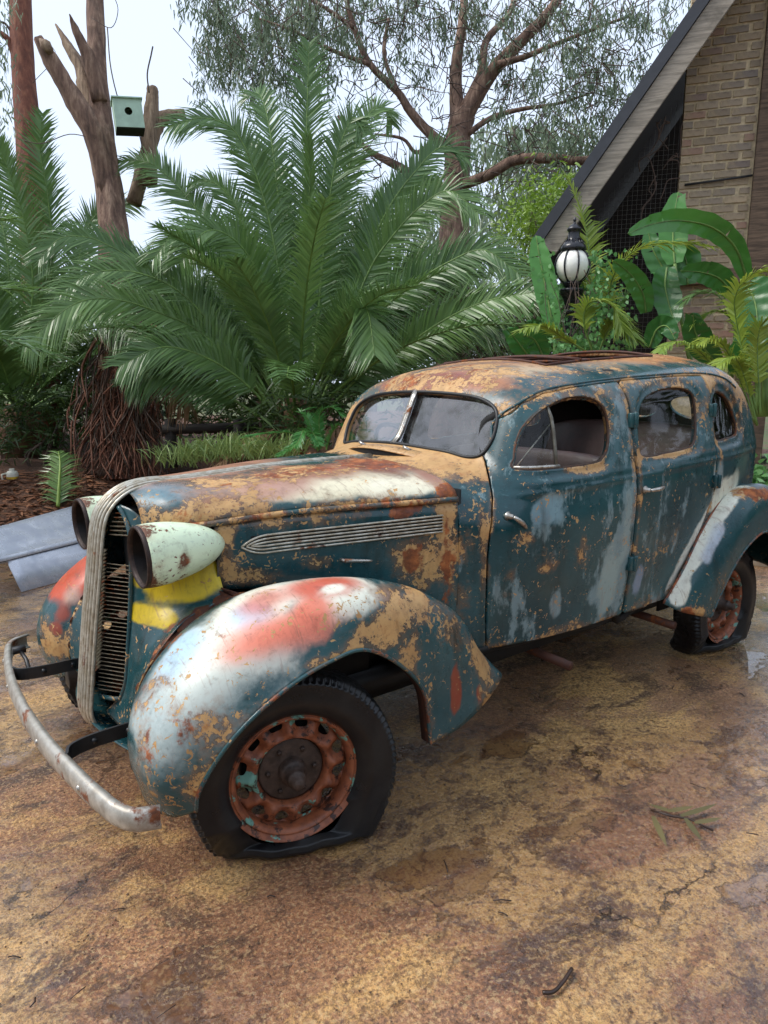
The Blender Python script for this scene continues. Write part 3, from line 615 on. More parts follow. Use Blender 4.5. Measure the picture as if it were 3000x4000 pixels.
mk('wing_beading', *tube(RA[:, 0] + np.array([0, .004, 0]), .006, 6), PAINT, rw)
# wheel wells, floor, frame
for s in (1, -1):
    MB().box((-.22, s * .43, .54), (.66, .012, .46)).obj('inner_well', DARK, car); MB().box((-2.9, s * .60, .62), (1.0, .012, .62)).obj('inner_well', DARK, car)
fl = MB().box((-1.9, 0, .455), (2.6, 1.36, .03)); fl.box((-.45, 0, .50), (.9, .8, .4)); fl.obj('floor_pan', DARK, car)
for s in (1, -1): MB().box((-1.6, s * .60, .405), (1.5, .05, .10)).obj('sill_shade_box', DARK, car)  # dark boxes added under the car to deepen the shade there
MB().box((-1.2, 0, .30), (1.6, .3, .16)).obj('driveline_shade_box', DARK, car); MB().box((-2.9, 0, .42), (1.2, 1.2, .06)).obj('rear_floor', DARK, car)  # driveline block likewise added to darken the space under the car
for s in (1, -1): mk('chassis_rail', *(lambda m: (m.V, m.F))(MB().box((-1.6, s * .42, .34), (4.0, .07, .12))), BLACKM, car)
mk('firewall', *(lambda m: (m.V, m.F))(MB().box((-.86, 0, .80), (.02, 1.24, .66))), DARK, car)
for x in (-1.37, -2.22): mk('running_board_bracket', *tube([(x, .40, .335), (x - .012, .80, .318)], .021, 10), RUSTM, car)
mk('front_axle', *tube([(0, -.66, .25), (0, -.4, .22), (0, .4, .22), (0, .66, .25)], .03, 8), BLACKM, car); mk('rear_axle', *tube([(-2.9, -.68, .277), (-2.9, .68, .277)], .04, 8), BLACKM, car)
# ---------------------------------------------------------------- lamps
BOWL_SHADE = simple('shaded_bowl', lin(26, 20, 18), .45, .2, .4); RIMM = metal_mat('dark_lamp_rim', lin(58, 40, 32), lin(40, 28, 24), .12, .5, .3, 18)  # bowl near-black: shade inside the open lamp put into its colour
def headlamp(s):
    prof = [(0, 0), (.014, .003), (.030, .016), (.053, .045), (.074, .09), (.089, .145), (.099, .20), (.1025, .25), (.101, .285)]
    Vv, Ff = lathe(cr(prof, 5), 48, 'x'); h = mk('headlamp', Vv, Ff, MINT, car); solid(h, .004, -1)
    h.location = (.022, s * .352, .993); h.rotation_euler = (0, rad(2.2), rad(-1 * s))
    Vv, Ff = lathe([(.088, .262), (.093, .29), (.098, .300), (.1035, .297), (.1045, .287), (.1015, .277)], 48, 'x'); mk('lamp_rim', Vv, Ff, RIMM, h)
    Vv, Ff = lathe([(0, .10), (.05, .12), (.078, .20), (.089, .285)], 32, 'x'); mk('lamp_bowl', Vv, Ff[:, ::-1].copy(), BOWL_SHADE, h)
    mk('lamp_wire', *tube([(.285, .03, -.085), (.25, .04, 0), (.285, .035, .08)], .0025, 5), RUSTM, h)
    mk('lamp_bracket', *tube([(.13, 0, -.02), (.13, -s * .10, -.10)], [.03, .04], 10), PAINT, h)
    return h
hl1 = headlamp(1); hl2 = headlamp(-1)
# ---------------------------------------------------------------- bumper
yb = np.linspace(-1, 1, 61); Y = .84 * np.sign(yb) * np.abs(yb) ** .75; ay = np.abs(Y)
Xb = ipl(ay, [0, .3, .5, .68, .78, .815, .832, .84], [.628, .616, .594, .566, .540, .518, .49, .46]); Yb = Y
Zb = .385 - .012 * (ay / .8) ** 2
pt = np.stack([Xb, Yb], 1); tg = np.gradient(pt, axis=0); tg /= np.linalg.norm(tg, axis=1)[:, None]; nb = np.stack([tg[:, 1], -tg[:, 0]], 1)
if nb[30, 0] < 0: nb = -nb
sec = [(-.006, .034), (.008, .035), (.016, .027), (.020, .010), (.020, -.010), (.016, -.027), (.008, -.035), (-.006, -.034)]
A = np.stack([np.stack([Xb + nb[:, 0] * a, Yb + nb[:, 1] * a, Zb + b * (1 - .12 * (ay / .8) ** 3)], 1) for a, b in sec], 1)
bumper = solid(mk('bumper', A.reshape(-1, 3), grid_faces(61, len(sec)), BUMPM, car), .006, 0)
for y in (-.62, -.30, .22, .58):
    i = int(np.argmin(np.abs(Yb - y))); Vv, Ff = lathe([(0, .007), (.006, .0065), (.010, .004), (.012, 0)], 12, 'x'); o = mk('bumper_bolt', Vv, Ff, CHROME, bumper); o.location = (Xb[i] + .022 * nb[i, 0], Yb[i] + .022 * nb[i, 1], Zb[i]); o.rotation_euler = (0, 0, math.atan2(nb[i, 1], nb[i, 0]))
for s in (1, -1):
    mb = MB(); A = cr([(.598, s * .42, .395), (.575, s * .375, .398), (.50, s * .352, .40), (.36, s * .346, .40), (.2, s * .34, .39)], 5)
    for z0 in (.0,): mb.add(*(lambda a, b: (np.stack([a, b], 1).reshape(-1, 3), grid_faces(len(a), 2)))(A + [0, 0, .024], A - [0, 0, .024]))
    br = mb.obj('bumper_bracket', BLACKM, bumper, False); solid(br, .009, 0)
    for x in (.50, .39): o = mk('bracket_bolt', *lathe([(0, .012), (.010, .012), (.011, 0)], 6), BLACKM, br); o.location = (x, s * .352 + .004, .402)
mb = MB().tube([(.545, -.60, .435), (.53, -.52, .40), (.535, -.44, .36), (.53, -.40, .40)], .009, 6).box((.545, -.58, .43), (.05, .03, .025)).box((.535, -.44, .37), (.04, .05, .02)); mb.obj('plate_clip', BLACKM, bumper)
# ---------------------------------------------------------------- wheels
def make_wheel():
    """axis +y outward, rim flange radius .223 at y=0; returns rim mesh object"""
    w = mk('wheel', *lathe(cr([(.206,-.105),(.222,-.108),(.216,-.098),(.195,-.085),(.188,-.06),(.187,-.03),(.193,-.014),(.203,-.007),(.207,-.012),(.212,-.008),(.2205,.0),(.2245,.002),(.2245,-.003),(.219,-.006)], 3), 72), WHEELM, car)
    # pressed disc: twelve hand holes between spoke-like ridges
    nr, na = 44, 288; rr = np.linspace(.110, .192, nr); aa = np.arange(na) / na * 2 * np.pi; Rg, Ag = np.meshgrid(rr, aa, indexing='ij')
    k = 12; ph = (Ag * k / (2 * np.pi)) % 1 - .5; ridge = np.cos(ph * 2 * np.pi) * .5 + .5
    h = np.interp(Rg, [.110, .116, .121, .134, .16, .185, .192], [-.062, -.040, -.034, -.034, -.050, -.060, -.06]) + .030 * (ridge - .5) * np.interp(Rg, [.12, .145, .178, .19], [0, 1, 1, .2])
    Vv = np.stack([Rg * np.cos(Ag), h, Rg * np.sin(Ag)], -1).reshape(-1, 3); i, j = np.meshgrid(np.arange(nr - 1), np.arange(na), indexing='ij'); j2 = (j + 1) % na
    Q = np.stack([i * na + j, i * na + j2, (i + 1) * na + j2, (i + 1) * na + j], -1).reshape(-1, 4)
    phf = np.abs(((Ag * k / (2 * np.pi) + .5) % 1) - .5) * 2 * np.pi / k * Rg
    hole = np.maximum(phf / .022, 0) ** 2 + ((Rg - .168) / .019) ** 2 - 1
    Vc, Tc = clip(Vv, tri(Q), -hole.ravel()); d = solid(mk('spoke_disc', Vc, Tc, WHEELM, w), .004, -1)
    Vv, Ff = lathe(cr([(.0, -.052), (.05, -.052), (.10, -.055), (.110, -.062)], 4), 48); mk('hub_plate', Vv, Ff, HUBM, w)
    Vv, Ff = lathe([(.046, -.054), (.045, -.03), (.038, -.022), (.033, -.02), (.031, .012), (.028, .020), (.020, .022), (.020, .045), (.016, .05), (0, .051)], 24); mk('hub_cap', Vv, Ff, HUBM, w)
    for q in range(6):
        o = mk('wheel_bolt', *lathe([(0, .010), (.007, .010), (.009, .006), (.0095, 0)], 8), HUBM, w); a = q * math.pi / 3 + .3; o.location = (0.078 * math.cos(a), -.053, .078 * math.sin(a))
    mk('brake_drum', *lathe([(.0, -.10), (.155, -.10), (.16, -.11), (.16, -.16), (0, -.16)], 40), DARK, w)
    return w
def make_tyre(par, hub_z, steer=0, flat=.32):
    prof = cr([(.213,-.112),(.222,-.128),(.26,-.142),(.30,-.143),(.33,-.135),(.343,-.122),(.350,-.10),(.353,-.055),(.350,-.012),(.343,.010),(.325,.020),(.297,.024),(.26,.027),(.232,.014),(.218,.002),(.212,-.006)], 5)
    prof = np.asarray(prof); na = 360; a = np.arange(na) / na * 2 * np.pi; m = len(prof)
    R = np.broadcast_to(prof[:, 0], (na, m)).copy(); H = np.broadcast_to(prof[:, 1], (na, m)).copy()
    lug = (np.arange(na) % 4 < 2).astype(float)[:, None]; sh = np.exp(-((prof[:, 0] - .339) / .010) ** 2)[None]
    R -= .008 * lug * sh; H -= np.sign(H + .055) * .009 * lug * sh
    gro = np.isclose(prof[:, 0], .3, atol=.2); 
    for yg in (-.085, -.055, -.025): R -= .006 * np.exp(-((H - yg) / .004) ** 2) * (R > .343)
    H += .003 * np.exp(-((prof[:, 0] - .325) / .004) ** 2)[None] * np.sign(H + .05)
    X, Z = R * np.cos(a)[:, None], R * np.sin(a)[:, None]
    # flat: rubber below the rim folds out and lies on the ground
    floor = -hub_z + .003; rr = np.clip((R - .213) / .14, 0, 1); cH = -.055; side = np.where(H > cH, 1., -1.)
    X = X - .014 * rr * np.clip(.5 - Z * 4, 0, 1)
    w = np.clip((.34 - np.abs(X + .02)) / .13, 0, 1); w = w * w * (3 - 2 * w) * np.clip((-Z - .12) / .06, 0, 1)
    dH = np.interp(rr, [0, .3, .55, .75, .9, 1], [-.002, .026, .030, .012, -.016, -.034]); tread = R > .345
    Ht = np.where(tread, H * .8 - .02, cH + side * (.055 + dH)); Zt = floor + np.interp(rr, [0, .3, .55, .75, 1], [.060, .050, .030, .010, .0]) + .004 * np.sin(X * 55) * rr * (1 - rr) * 4
    Ht = Ht - .10 * np.clip((X - .03) / .24, 0, 1) ** 1.3; H = H * (1 - w) + Ht * w; Z = Z * (1 - w) + Zt * w
    cre = np.exp(-((np.abs(X + .02) - .27) / .05) ** 2) * (Z < -.14) * rr; H = H + side * .012 * cre * .4 * np.sin(X * 120 + Z * 70); Z = np.maximum(Z, floor + .006 * (1 - rr))
    return mk('tyre', np.stack([X, H, Z], -1).reshape(-1, 3), grid_faces(na, m, cu=True), TYRE, par)
for (x, y, z, s, st) in ((0, .778, .286, 1, -15.8), (0, -.778, .286, -1, -15.8), (-2.9, .7325, .277, 1, 0), (-2.9, -.7325, .277, -1, 0)):
    w = make_wheel(); w.location = (x, y, z); w.rotation_euler = (0, rad(17 * s + x * 20), rad(st + (180 if s < 0 else 0)))
    w.rotation_mode = 'XYZ'
    w['label'] = {(0, 1): 'near front wheel, orange and turquoise rim, flat tyre', (0, -1): 'far front wheel', (1, 1): 'near rear wheel, rusted with turquoise patches, flat tyre', (1, -1): 'far rear wheel'}[(int(x < -1), s)]
    ty = make_tyre(w, z)
    # the tyre keeps the ground plane level whatever the roll of the rim
    ty.rotation_euler = (0, -w.rotation_euler[1], 0)
# ---------------------------------------------------------------- cabin
def seat(x, top, bot, y0=.66, name='seat', lean=.14):
    ny = 90; yy = np.linspace(-y0, y0, ny); pl = np.abs(np.sin(yy * math.pi / .075)) ** .6
    prof = [(x + .02, bot), (x + .02 - lean * .5, (top + bot) / 2), (x - lean, top - .05), (x - lean - .04, top), (x - lean - .10, top - .015), (x - lean - .13, top - .08), (x - lean - .10, bot)]
    A = np.stack([np.stack([np.full(ny, px) + (.016 * pl if k < 4 else 0) - .05 * (yy / y0) ** 6, yy, pz - .05 * (yy / y0) ** 4 + (.010 * pl if 2 <= k <= 4 else 0)], 1) for k, (px, pz) in enumerate(cr(prof, 3))], 0)
    o = mk(name, A.reshape(-1, 3), grid_faces(A.shape[0], ny), LEATHER, car)
    c = [(x + .55, bot + .02), (x + .57, bot + .09), (x + .50, bot + .13), (x + .25, bot + .13), (x + .02, bot + .10)]
    B = np.stack([np.stack([np.full(ny, px), yy, pz + .014 * pl], 1) for px, pz in cr(c, 3)], 0); mk('seat_cushion', B.reshape(-1, 3), grid_faces(B.shape[0], ny), LEATHER, o)
    return o
seat(-1.78, 1.19, .66, name='front_seat'); seat(-2.72, 1.31, .62, .60, 'rear_seat')
mb = MB().box((-1.10, 0, 1.10), (.12, 1.1, .20)); bevel(mb.obj('dashboard', LINING, car), .03, 3)
Vv, Ff = tube([(.20 * math.cos(a), .20 * math.sin(a), 0) for a in np.arange(28) / 28 * 2 * math.pi], .012, 8, True); mb = MB(); mb.add(Vv, Ff)
for a in (.5, 2.6, 4.7): mb.tube([(0, 0, -.02), (.2 * math.cos(a), .2 * math.sin(a), 0)], .008, 6)
mb.tube([(0, 0, 0), (0, 0, -.5)], .018, 8); sw = mb.obj('steering_wheel', BLACKM, car); sw.location = (-1.36, -.34, 1.16); sw.rotation_euler = (0, rad(-58), 0)
mk('parcel_shelf', *(lambda m: (m.V, m.F))(MB().box((-3.08, 0, 1.24), (.36, 1.0, .02))), LINING, car)
# ---------------------------------------------------------------- paint on the panels
c8 = lambda *a: lin(*a)
WHITE = c8(226, 226, 208); SKY = c8(168, 198, 216); SALMON = c8(220, 118, 90); REDO = c8(192, 78, 46); BRICK = c8(138, 60, 40); YEL = c8(206, 178, 22); MUD = c8(120, 84, 60); GREYB = c8(140, 160, 162); HAZ = c8(170, 176, 162)
S = .35
lowz = lambda c: (c[0], c[1], c[2] - .035 * float(sstep(-.1, .1, np.array(c[0])) * sstep(.5, .62, np.array(c[2]))))
_paint0 = paint
def paint(ob, sp=(), we=(), *a): return _paint0(ob, [(lowz(q[0]), *q[1:]) for q in sp] if ob is fw else sp, [(lowz(q[0]), *q[1:]) for q in we] if ob is fw else we, *a)
paint(fw, [((.30, .72, .66), (.22, .22, .22), GREYB, .55, .7),
           ((.22, .72, .79), (.22, .14, .10), c8(212, 214, 200), .85, .75), ((-.20, .78, .87), (.16, .13, .07), WHITE, 1, .45), ((.02, .66, .88), (.22, .12, .05), WHITE, .9, .5), ((.33, .76, .70), (.10, .12, .07), c8(200, 206, 196), .6, .7),
           ((.40, .68, .60), (.10, .12, .12), c8(190, 200, 196), .5, .6), ((.10, .82, .765), (.07, .06, .035), c8(210, 212, 200), .6, .7),
           ((.10, .70, .870), (.07, .06, .04), SKY, .9, .5), ((.285, .60, .80), (.06, .07, .06), SKY, .9, .5), ((.34, .62, .745), (.05, .06, .05), SKY, .7, .5),
           ((.05, .80, .825), (.18, .07, .05), SALMON, .9, .75), ((.16, .765, .81), (.10, .06, .045), SALMON, .8, .8), ((-.06, .80, .85), (.07, .06, .05), SALMON, .9, .4),
           ((-.13, .735, .896), (.15, .075, .035), REDO, .95, .55), ((-.165, .76, .89), (.05, .025, .02), WHITE, .95, .3), ((.05, .68, .895), (.10, .06, .035), REDO, .75, .6),
           ((-.632, .858, .44), (.028, .05, .10), BRICK, .95, .3), ((-.763, .85, .39), (.018, .05, .035), BRICK, .9, .3), ((-.36, .80, .83), (.06, .06, .07), MUD, .6, .6)],
      [((-.37, .83, .79), (.10, .10, .075), (.58, .25, 0), .5), ((-.27, .86, .745), (.10, .06, .035), (.6, .05, 0), .5), ((-.50, .79, .795), (.05, .08, .05), (.6, .1, 0), .5), ((-.62, .82, .69), (.09, .08, .11), (.36, 0, 0), .5),
       ((-.80, .82, .50), (.07, .06, .14), (.62, .05, 0), .5), ((-.41, .86, .62), (.05, .03, .07), (.35, .1, 0), .5), ((-.50, .865, .46), (.03, .03, .10), (.3, .3, 0), .5),
       ((.37, .755, .64), (.035, .05, .09), (.2, .5, 0), .5), ((.297, .825, .57), (.05, .05, .075), (.5, .15, 0), .5), ((.449, .70, .49), (.03, .05, .06), (.3, .4, 0), .5), ((.338, .803, .40), (.05, .05, .06), (.55, .3, 0), .5),
       ((.40, .60, .68), (.06, .10, .06), (.2, .28, 0), .6), ((.22, .74, .80), (.2, .14, .1), (.10, .24, 0), .8), ((.40, .66, .58), (.08, .12, .1), (.16, .10, 0), .7), ((.42, .64, .36), (.06, .12, .06), (.3, .4, 0), .6), ((.16, .83, .63), (.10, .04, .05), (.4, .1, 0), .6), ((-.1, .87, .70), (.25, .02, .02), (.3, .4, 0), .6), ((.30, .52, .78), (.12, .05, .06), (.1, .45, 0), .6)], (.16, .10, 0))
paint(fw2, [((.37, -.56, .72), (.14, .20, .11), REDO, 1, .4), ((.25, -.62, .82), (.2, .2, .09), REDO, .9, .4), ((.40, -.46, .60), (.05, .06, .05), BRICK, .9, .4), ((.425, -.47, .525), (.03, .05, .03), BRICK, .9, .4), ((.36, -.46, .66), (.05, .06, .04), HAZ, .5, .5)],
      [((.425, -.46, .44), (.07, .08, .07), (.75, .3, 0), .5), ((.46, -.56, .54), (.04, .05, .06), (.5, .3, 0), .5), ((.47, -.57, .42), (.05, .08, .05), (.3, .2, 0), .6)], (.14, .05, 0))
paint(bonnet, [((-.45, .42, 1.165), (.42, .16, .05), c8(216, 208, 178), 1, .5), ((-.66, .53, 1.15), (.2, .1, .04), c8(222, 216, 190), 1, .4), ((-.40, .25, 1.20), (.35, .14, .04), c8(150, 96, 74), .9, .5), ((-.75, .28, 1.205), (.16, .2, .05), c8(112, 58, 44), .95, .5),
               ((-.2, .34, 1.16), (.12, .10, .04), c8(164, 118, 104), .8, .5), ((-.80, .52, 1.17), (.05, .12, .05), c8(140, 88, 70), .85, .5), ((-.1, -.15, 1.18), (.5, .3, .05), c8(176, 120, 90), .7, .5), ((.17, .18, 1.15), (.12, .10, .05), c8(106, 140, 152), .55, .6), ((-.05, .26, 1.165), (.14, .10, .04), c8(190, 148, 124), .55, .7), ((.02, .33, 1.115), (.2, .05, .03), c8(170, 112, 72), .6, .6)],
      [((-.07, .24, 1.165), (.16, .14, .05), (.36, .12, 0), .6), ((.0, .33, 1.11), (.22, .06, .03), (.42, .3, 0), .6), ((.15, .26, 1.08), (.10, .07, .03), (.36, .25, 0), .6), ((-.35, .22, 1.2), (.4, .10, .03), (.4, .55, 0), .5), ((-.74, .2, 1.205), (.14, .2, .05), (.2, .62, 0), .5), ((-.805, .605, 1.135), (.05, .05, .035), (.3, 1.0, 0), .4), ((-.45, .5, 1.10), (.45, .06, .02), (.35, .35, 0), .6)], (.22, .06, 0))
paint(hside, [], [((.018, .38, .93), (.035, .1, .06), (.45, .1, 0), .4), ((.024, .37, 1.02), (.03, .1, .03), (.5, .2, 0), .4), ((-.68, .60, .89), (.10, .1, .09), (.6, .4, 0), .5), ((-.645, .6, .868), (.05, .1, .05), (0, .75, 0), .5), ((-.27, .45, 1.05), (.36, .1, .03), (.4, .08, 0), .5), ((-.62, .57, 1.065), (.07, .1, .03), (.1, .95, 0), .4), ((-.785, .62, 1.03), (.035, .1, .07), (.75, .1, 0), .4),
      ((-.062, .40, .86), (.10, .1, .03), (.55, 0, 0), .4), ((-.316, .48, .895), (.1, .1, .03), (.42, 0, 0), .5), ((-.79, .63, .85), (.025, .1, .2), (.35, .75, 0), .5), ((-.45, .5, .76), (.4, .2, .04), (.3, .1, 0), .6)], (.13, .03, 0))
paint(nose, [((.17, .30, .87), (.17, .16, .075), YEL, 1, .35), ((.24, .22, .90), (.08, .08, .06), YEL, .95, .4), ([(.30, .22, .75), (.25, .33, .755)], (.05, .06, .032), YEL, 1, .4)],
      [((.30, .40, .64), (.12, .06, .14), (.2, .6, 0), .5), ((.36, .30, .44), (.05, .15, .1), (.2, .35, 0), .6)], (.12, .05, 0)); paint(nose2, [], [], (.2, .2, 0))
R_ = c8(150, 92, 66)
paint(body, [((-2.1, .0, 1.69), (1.25, .58, .10), c8(164, 112, 76), .85, .4), ((-2.3, .42, 1.68), (.5, .12, .05), c8(186, 128, 76), .8, .5), ((-1.9, .50, 1.64), (.3, .07, .04), c8(120, 132, 124), .6, .6), ((-1.2, .3, 1.56), (.2, .3, .06), c8(178, 124, 84), .8, .5), ((-1.20, .0, 1.55), (.16, .55, .05), c8(150, 84, 62), .75, .5), ((-1.24, .12, 1.565), (.08, .16, .03), c8(122, 54, 44), .9, .5), ((-1.45, .40, 1.60), (.25, .12, .04), c8(206, 178, 140), .6, .6), ((-.90, .3, 1.2), (.08, .3, .05), c8(196, 152, 98), .7, .5),
             ([(-2.56, .78, .92), (-2.66, .77, .985), (-2.82, .75, 1.02)], (.05, .08, .05), c8(216, 216, 196), .9, .5), ((-2.60, .78, 1.06), (.035, .06, .10), c8(150, 164, 164), .6, .5), ((-2.9, .70, 1.10), (.2, .1, .12), c8(96, 124, 108), .45, .6)],
      [((-1.2, 0, 1.56), (.35, .75, .10), (.5, .42, 0), .5), ((-2.2, 0, 1.70), (1.1, .60, .075), (.42, .42, 0), .4), ((-1.7, .55, 1.62), (.35, .10, .035), (.35, 0, 0), .6), ((-1.10, .56, 1.32), (.10, .10, .22), (.68, .06, 0), .4), ((-1.10, -.56, 1.32), (.10, .10, .22), (.8, .06, 0), .4),
       ((-.98, .3, 1.22), (.12, .45, .07), (.85, .08, 0), .4), ((-.98, -.3, 1.22), (.12, .45, .07), (.9, .08, 0), .4), ((-.93, .64, 1.02), (.03, .1, .10), (.18, 0, 0), .5), ((-.87, .66, .80), (.03, .06, .35), (.22, .05, 0), .5), ((-.94, .67, .95), (.015, .06, .2), (.4, 0, 0), .5),
       ((-2.65, .70, 1.58), (.3, .14, .03), (.55, .1, 0), .5), ((-3.0, .6, 1.50), (.2, .2, .1), (.5, .1, 0), .5), ((-2.6, .72, 1.53), (.25, .06, .03), (.3, 0, 0), .5), ((-2.95, .70, 1.33), (.04, .06, .12), (.5, .2, 0), .5), ((-2.6, .77, 1.2), (.02, .06, .08), (.6, 0, 0), .5)], (.16, .04, .10))
paint(door1, [((-1.25, .75, 1.03), (.085, .1, .065), c8(128, 158, 166), .75, .35), ((-1.66, .78, .66), (.075, .1, .16), c8(146, 166, 162), .75, .4), ((-1.755, .79, .90), (.035, .1, .2), c8(140, 160, 158), .6, .5), ((-1.32, .75, .60), (.035, .1, .06), c8(122, 146, 150), .8, .3), ((-1.20, .75, 1.0), (.05, .08, .05), c8(110, 140, 150), .5, .5)],
      [((-1.25, .76, .82), (.08, .1, .10), (.26, .12, 0), .5), ((-1.25, .76, .775), (.05, .1, .02), (.35, .35, 0), .5), ((-1.45, .78, .82), (.045, .1, .06), (.40, .05, 0), .5), ((-1.127, .745, .92), (.04, .1, .025), (.35, .15, 0), .5), ((-1.5, .75, 1.178), (.13, .06, .018), (.7, .1, 0), .4), ((-1.06, .72, .74), (.03, .1, .12), (.25, .05, 0), .5),
       ((-1.66, .78, .66), (.09, .1, .18), (0, 0, .55), .5), ((-1.74, .79, .9), (.05, .1, .25), (.1, 0, .5), .5), ((-1.25, .75, 1.03), (.1, .1, .08), (0, 0, .35), .5), ((-1.4, .72, .47), (.4, .1, .03), (.3, .2, 0), .5), ((-1.40, .66, 1.50), (.3, .1, .04), (.25, 0, 0), .5), ((-1.7, .72, 1.45), (.08, .1, .1), (.15, 0, .1), .6), ((-1.795, .76, 1.2), (.012, .1, .3), (.4, .1, .3), .5)], (.14, .04, .22))
paint(door2, [([(-2.22, .77, .50), (-2.28, .77, .60), (-2.40, .78, .75), (-2.52, .78, .88)], (.028, .1, .028), c8(214, 216, 204), .8, .6), ((-1.90, .78, .62), (.035, .1, .09), c8(128, 146, 166), .7, .4), ((-2.55, .78, 1.07), (.02, .1, .09), c8(160, 172, 168), .7, .5)],
      [((-2.15, .76, 1.205), (.26, .06, .018), (.8, .12, 0), .4), ((-1.868, .76, 1.21), (.03, .06, .03), (.7, 0, 0), .4), ((-2.21, .775, .76), (.03, .1, .09), (.2, .25, .25), .5), ((-1.99, .77, .72), (.12, .1, .08), (.26, 0, 0), .6), ((-2.0, .75, .48), (.2, .1, .03), (.3, .2, .1), .5), ((-1.845, .78, 1.05), (.012, .1, .3), (.4, .1, .1), .5), ((-2.2, .70, 1.54), (.3, .1, .025), (.42, .05, 0), .5), ((-2.5, .72, 1.4), (.05, .1, .12), (.3, 0, 0), .5), ((-2.1, .77, .9), (.1, .1, .15), (.05, 0, .12), .6)], (.13, .04, .18))
paint(rw, [([(-2.23, .80, .47), (-2.28, .80, .58), (-2.40, .812, .73), (-2.54, .812, .86), (-2.70, .805, .955), (-2.82, .80, .975)], (.042, .05, .042), WHITE, 1, .35), ([(-2.40, .85, .66), (-2.52, .85, .80)], (.025, .04, .03), c8(176, 186, 196), .7, .5)],
      [((-2.78, .86, .965), (.14, .08, .035), (.6, .5, 0), .5), ((-2.95, .87, .94), (.14, .07, .04), (.4, .8, 0), .5), ((-2.28, .85, .395), (.10, .05, .03), (.4, .9, 0), .5), ((-2.5, .885, .5), (.05, .03, .1), (.15, .1, 0), .6)], (.13, .04, 0))
for h in (hl1, hl2):
    paint(h, [], [((.285, 0, 0), (.05, .12, .12), (.36, .1, 0), .5), ((.18, .09, -.02), (.03, .04, .03), (.35, .5, 0), .4), ((.05, 0, .03), (.05, .06, .06), (.25, 0, 0), .5), ((.15, .0, -.09), (.2, .1, .04), (.2, .15, 0), .5)], (.16, .04, 0))
for o in COL.all_objects:       # trim painted with its panel
    if o.type == 'MESH' and o.data.materials and o.data.materials[0] in (PAINT, MINT) and 'wear' not in o.data.attributes:
        n = o.name.split('.')[0]; paint(o, [], [], {'bonnet_moulding': (.55, .5, 0), 'wing_lip': (.3, .55, 0), 'grille_frame': (.3, .25, 0), 'cowl_vent_flap': (.8, .4, 0), 'wing_beading': (.3, .7, 0), 'drip_rail': (.3, .1, 0)}.get(n, (.2, .1, 0)))
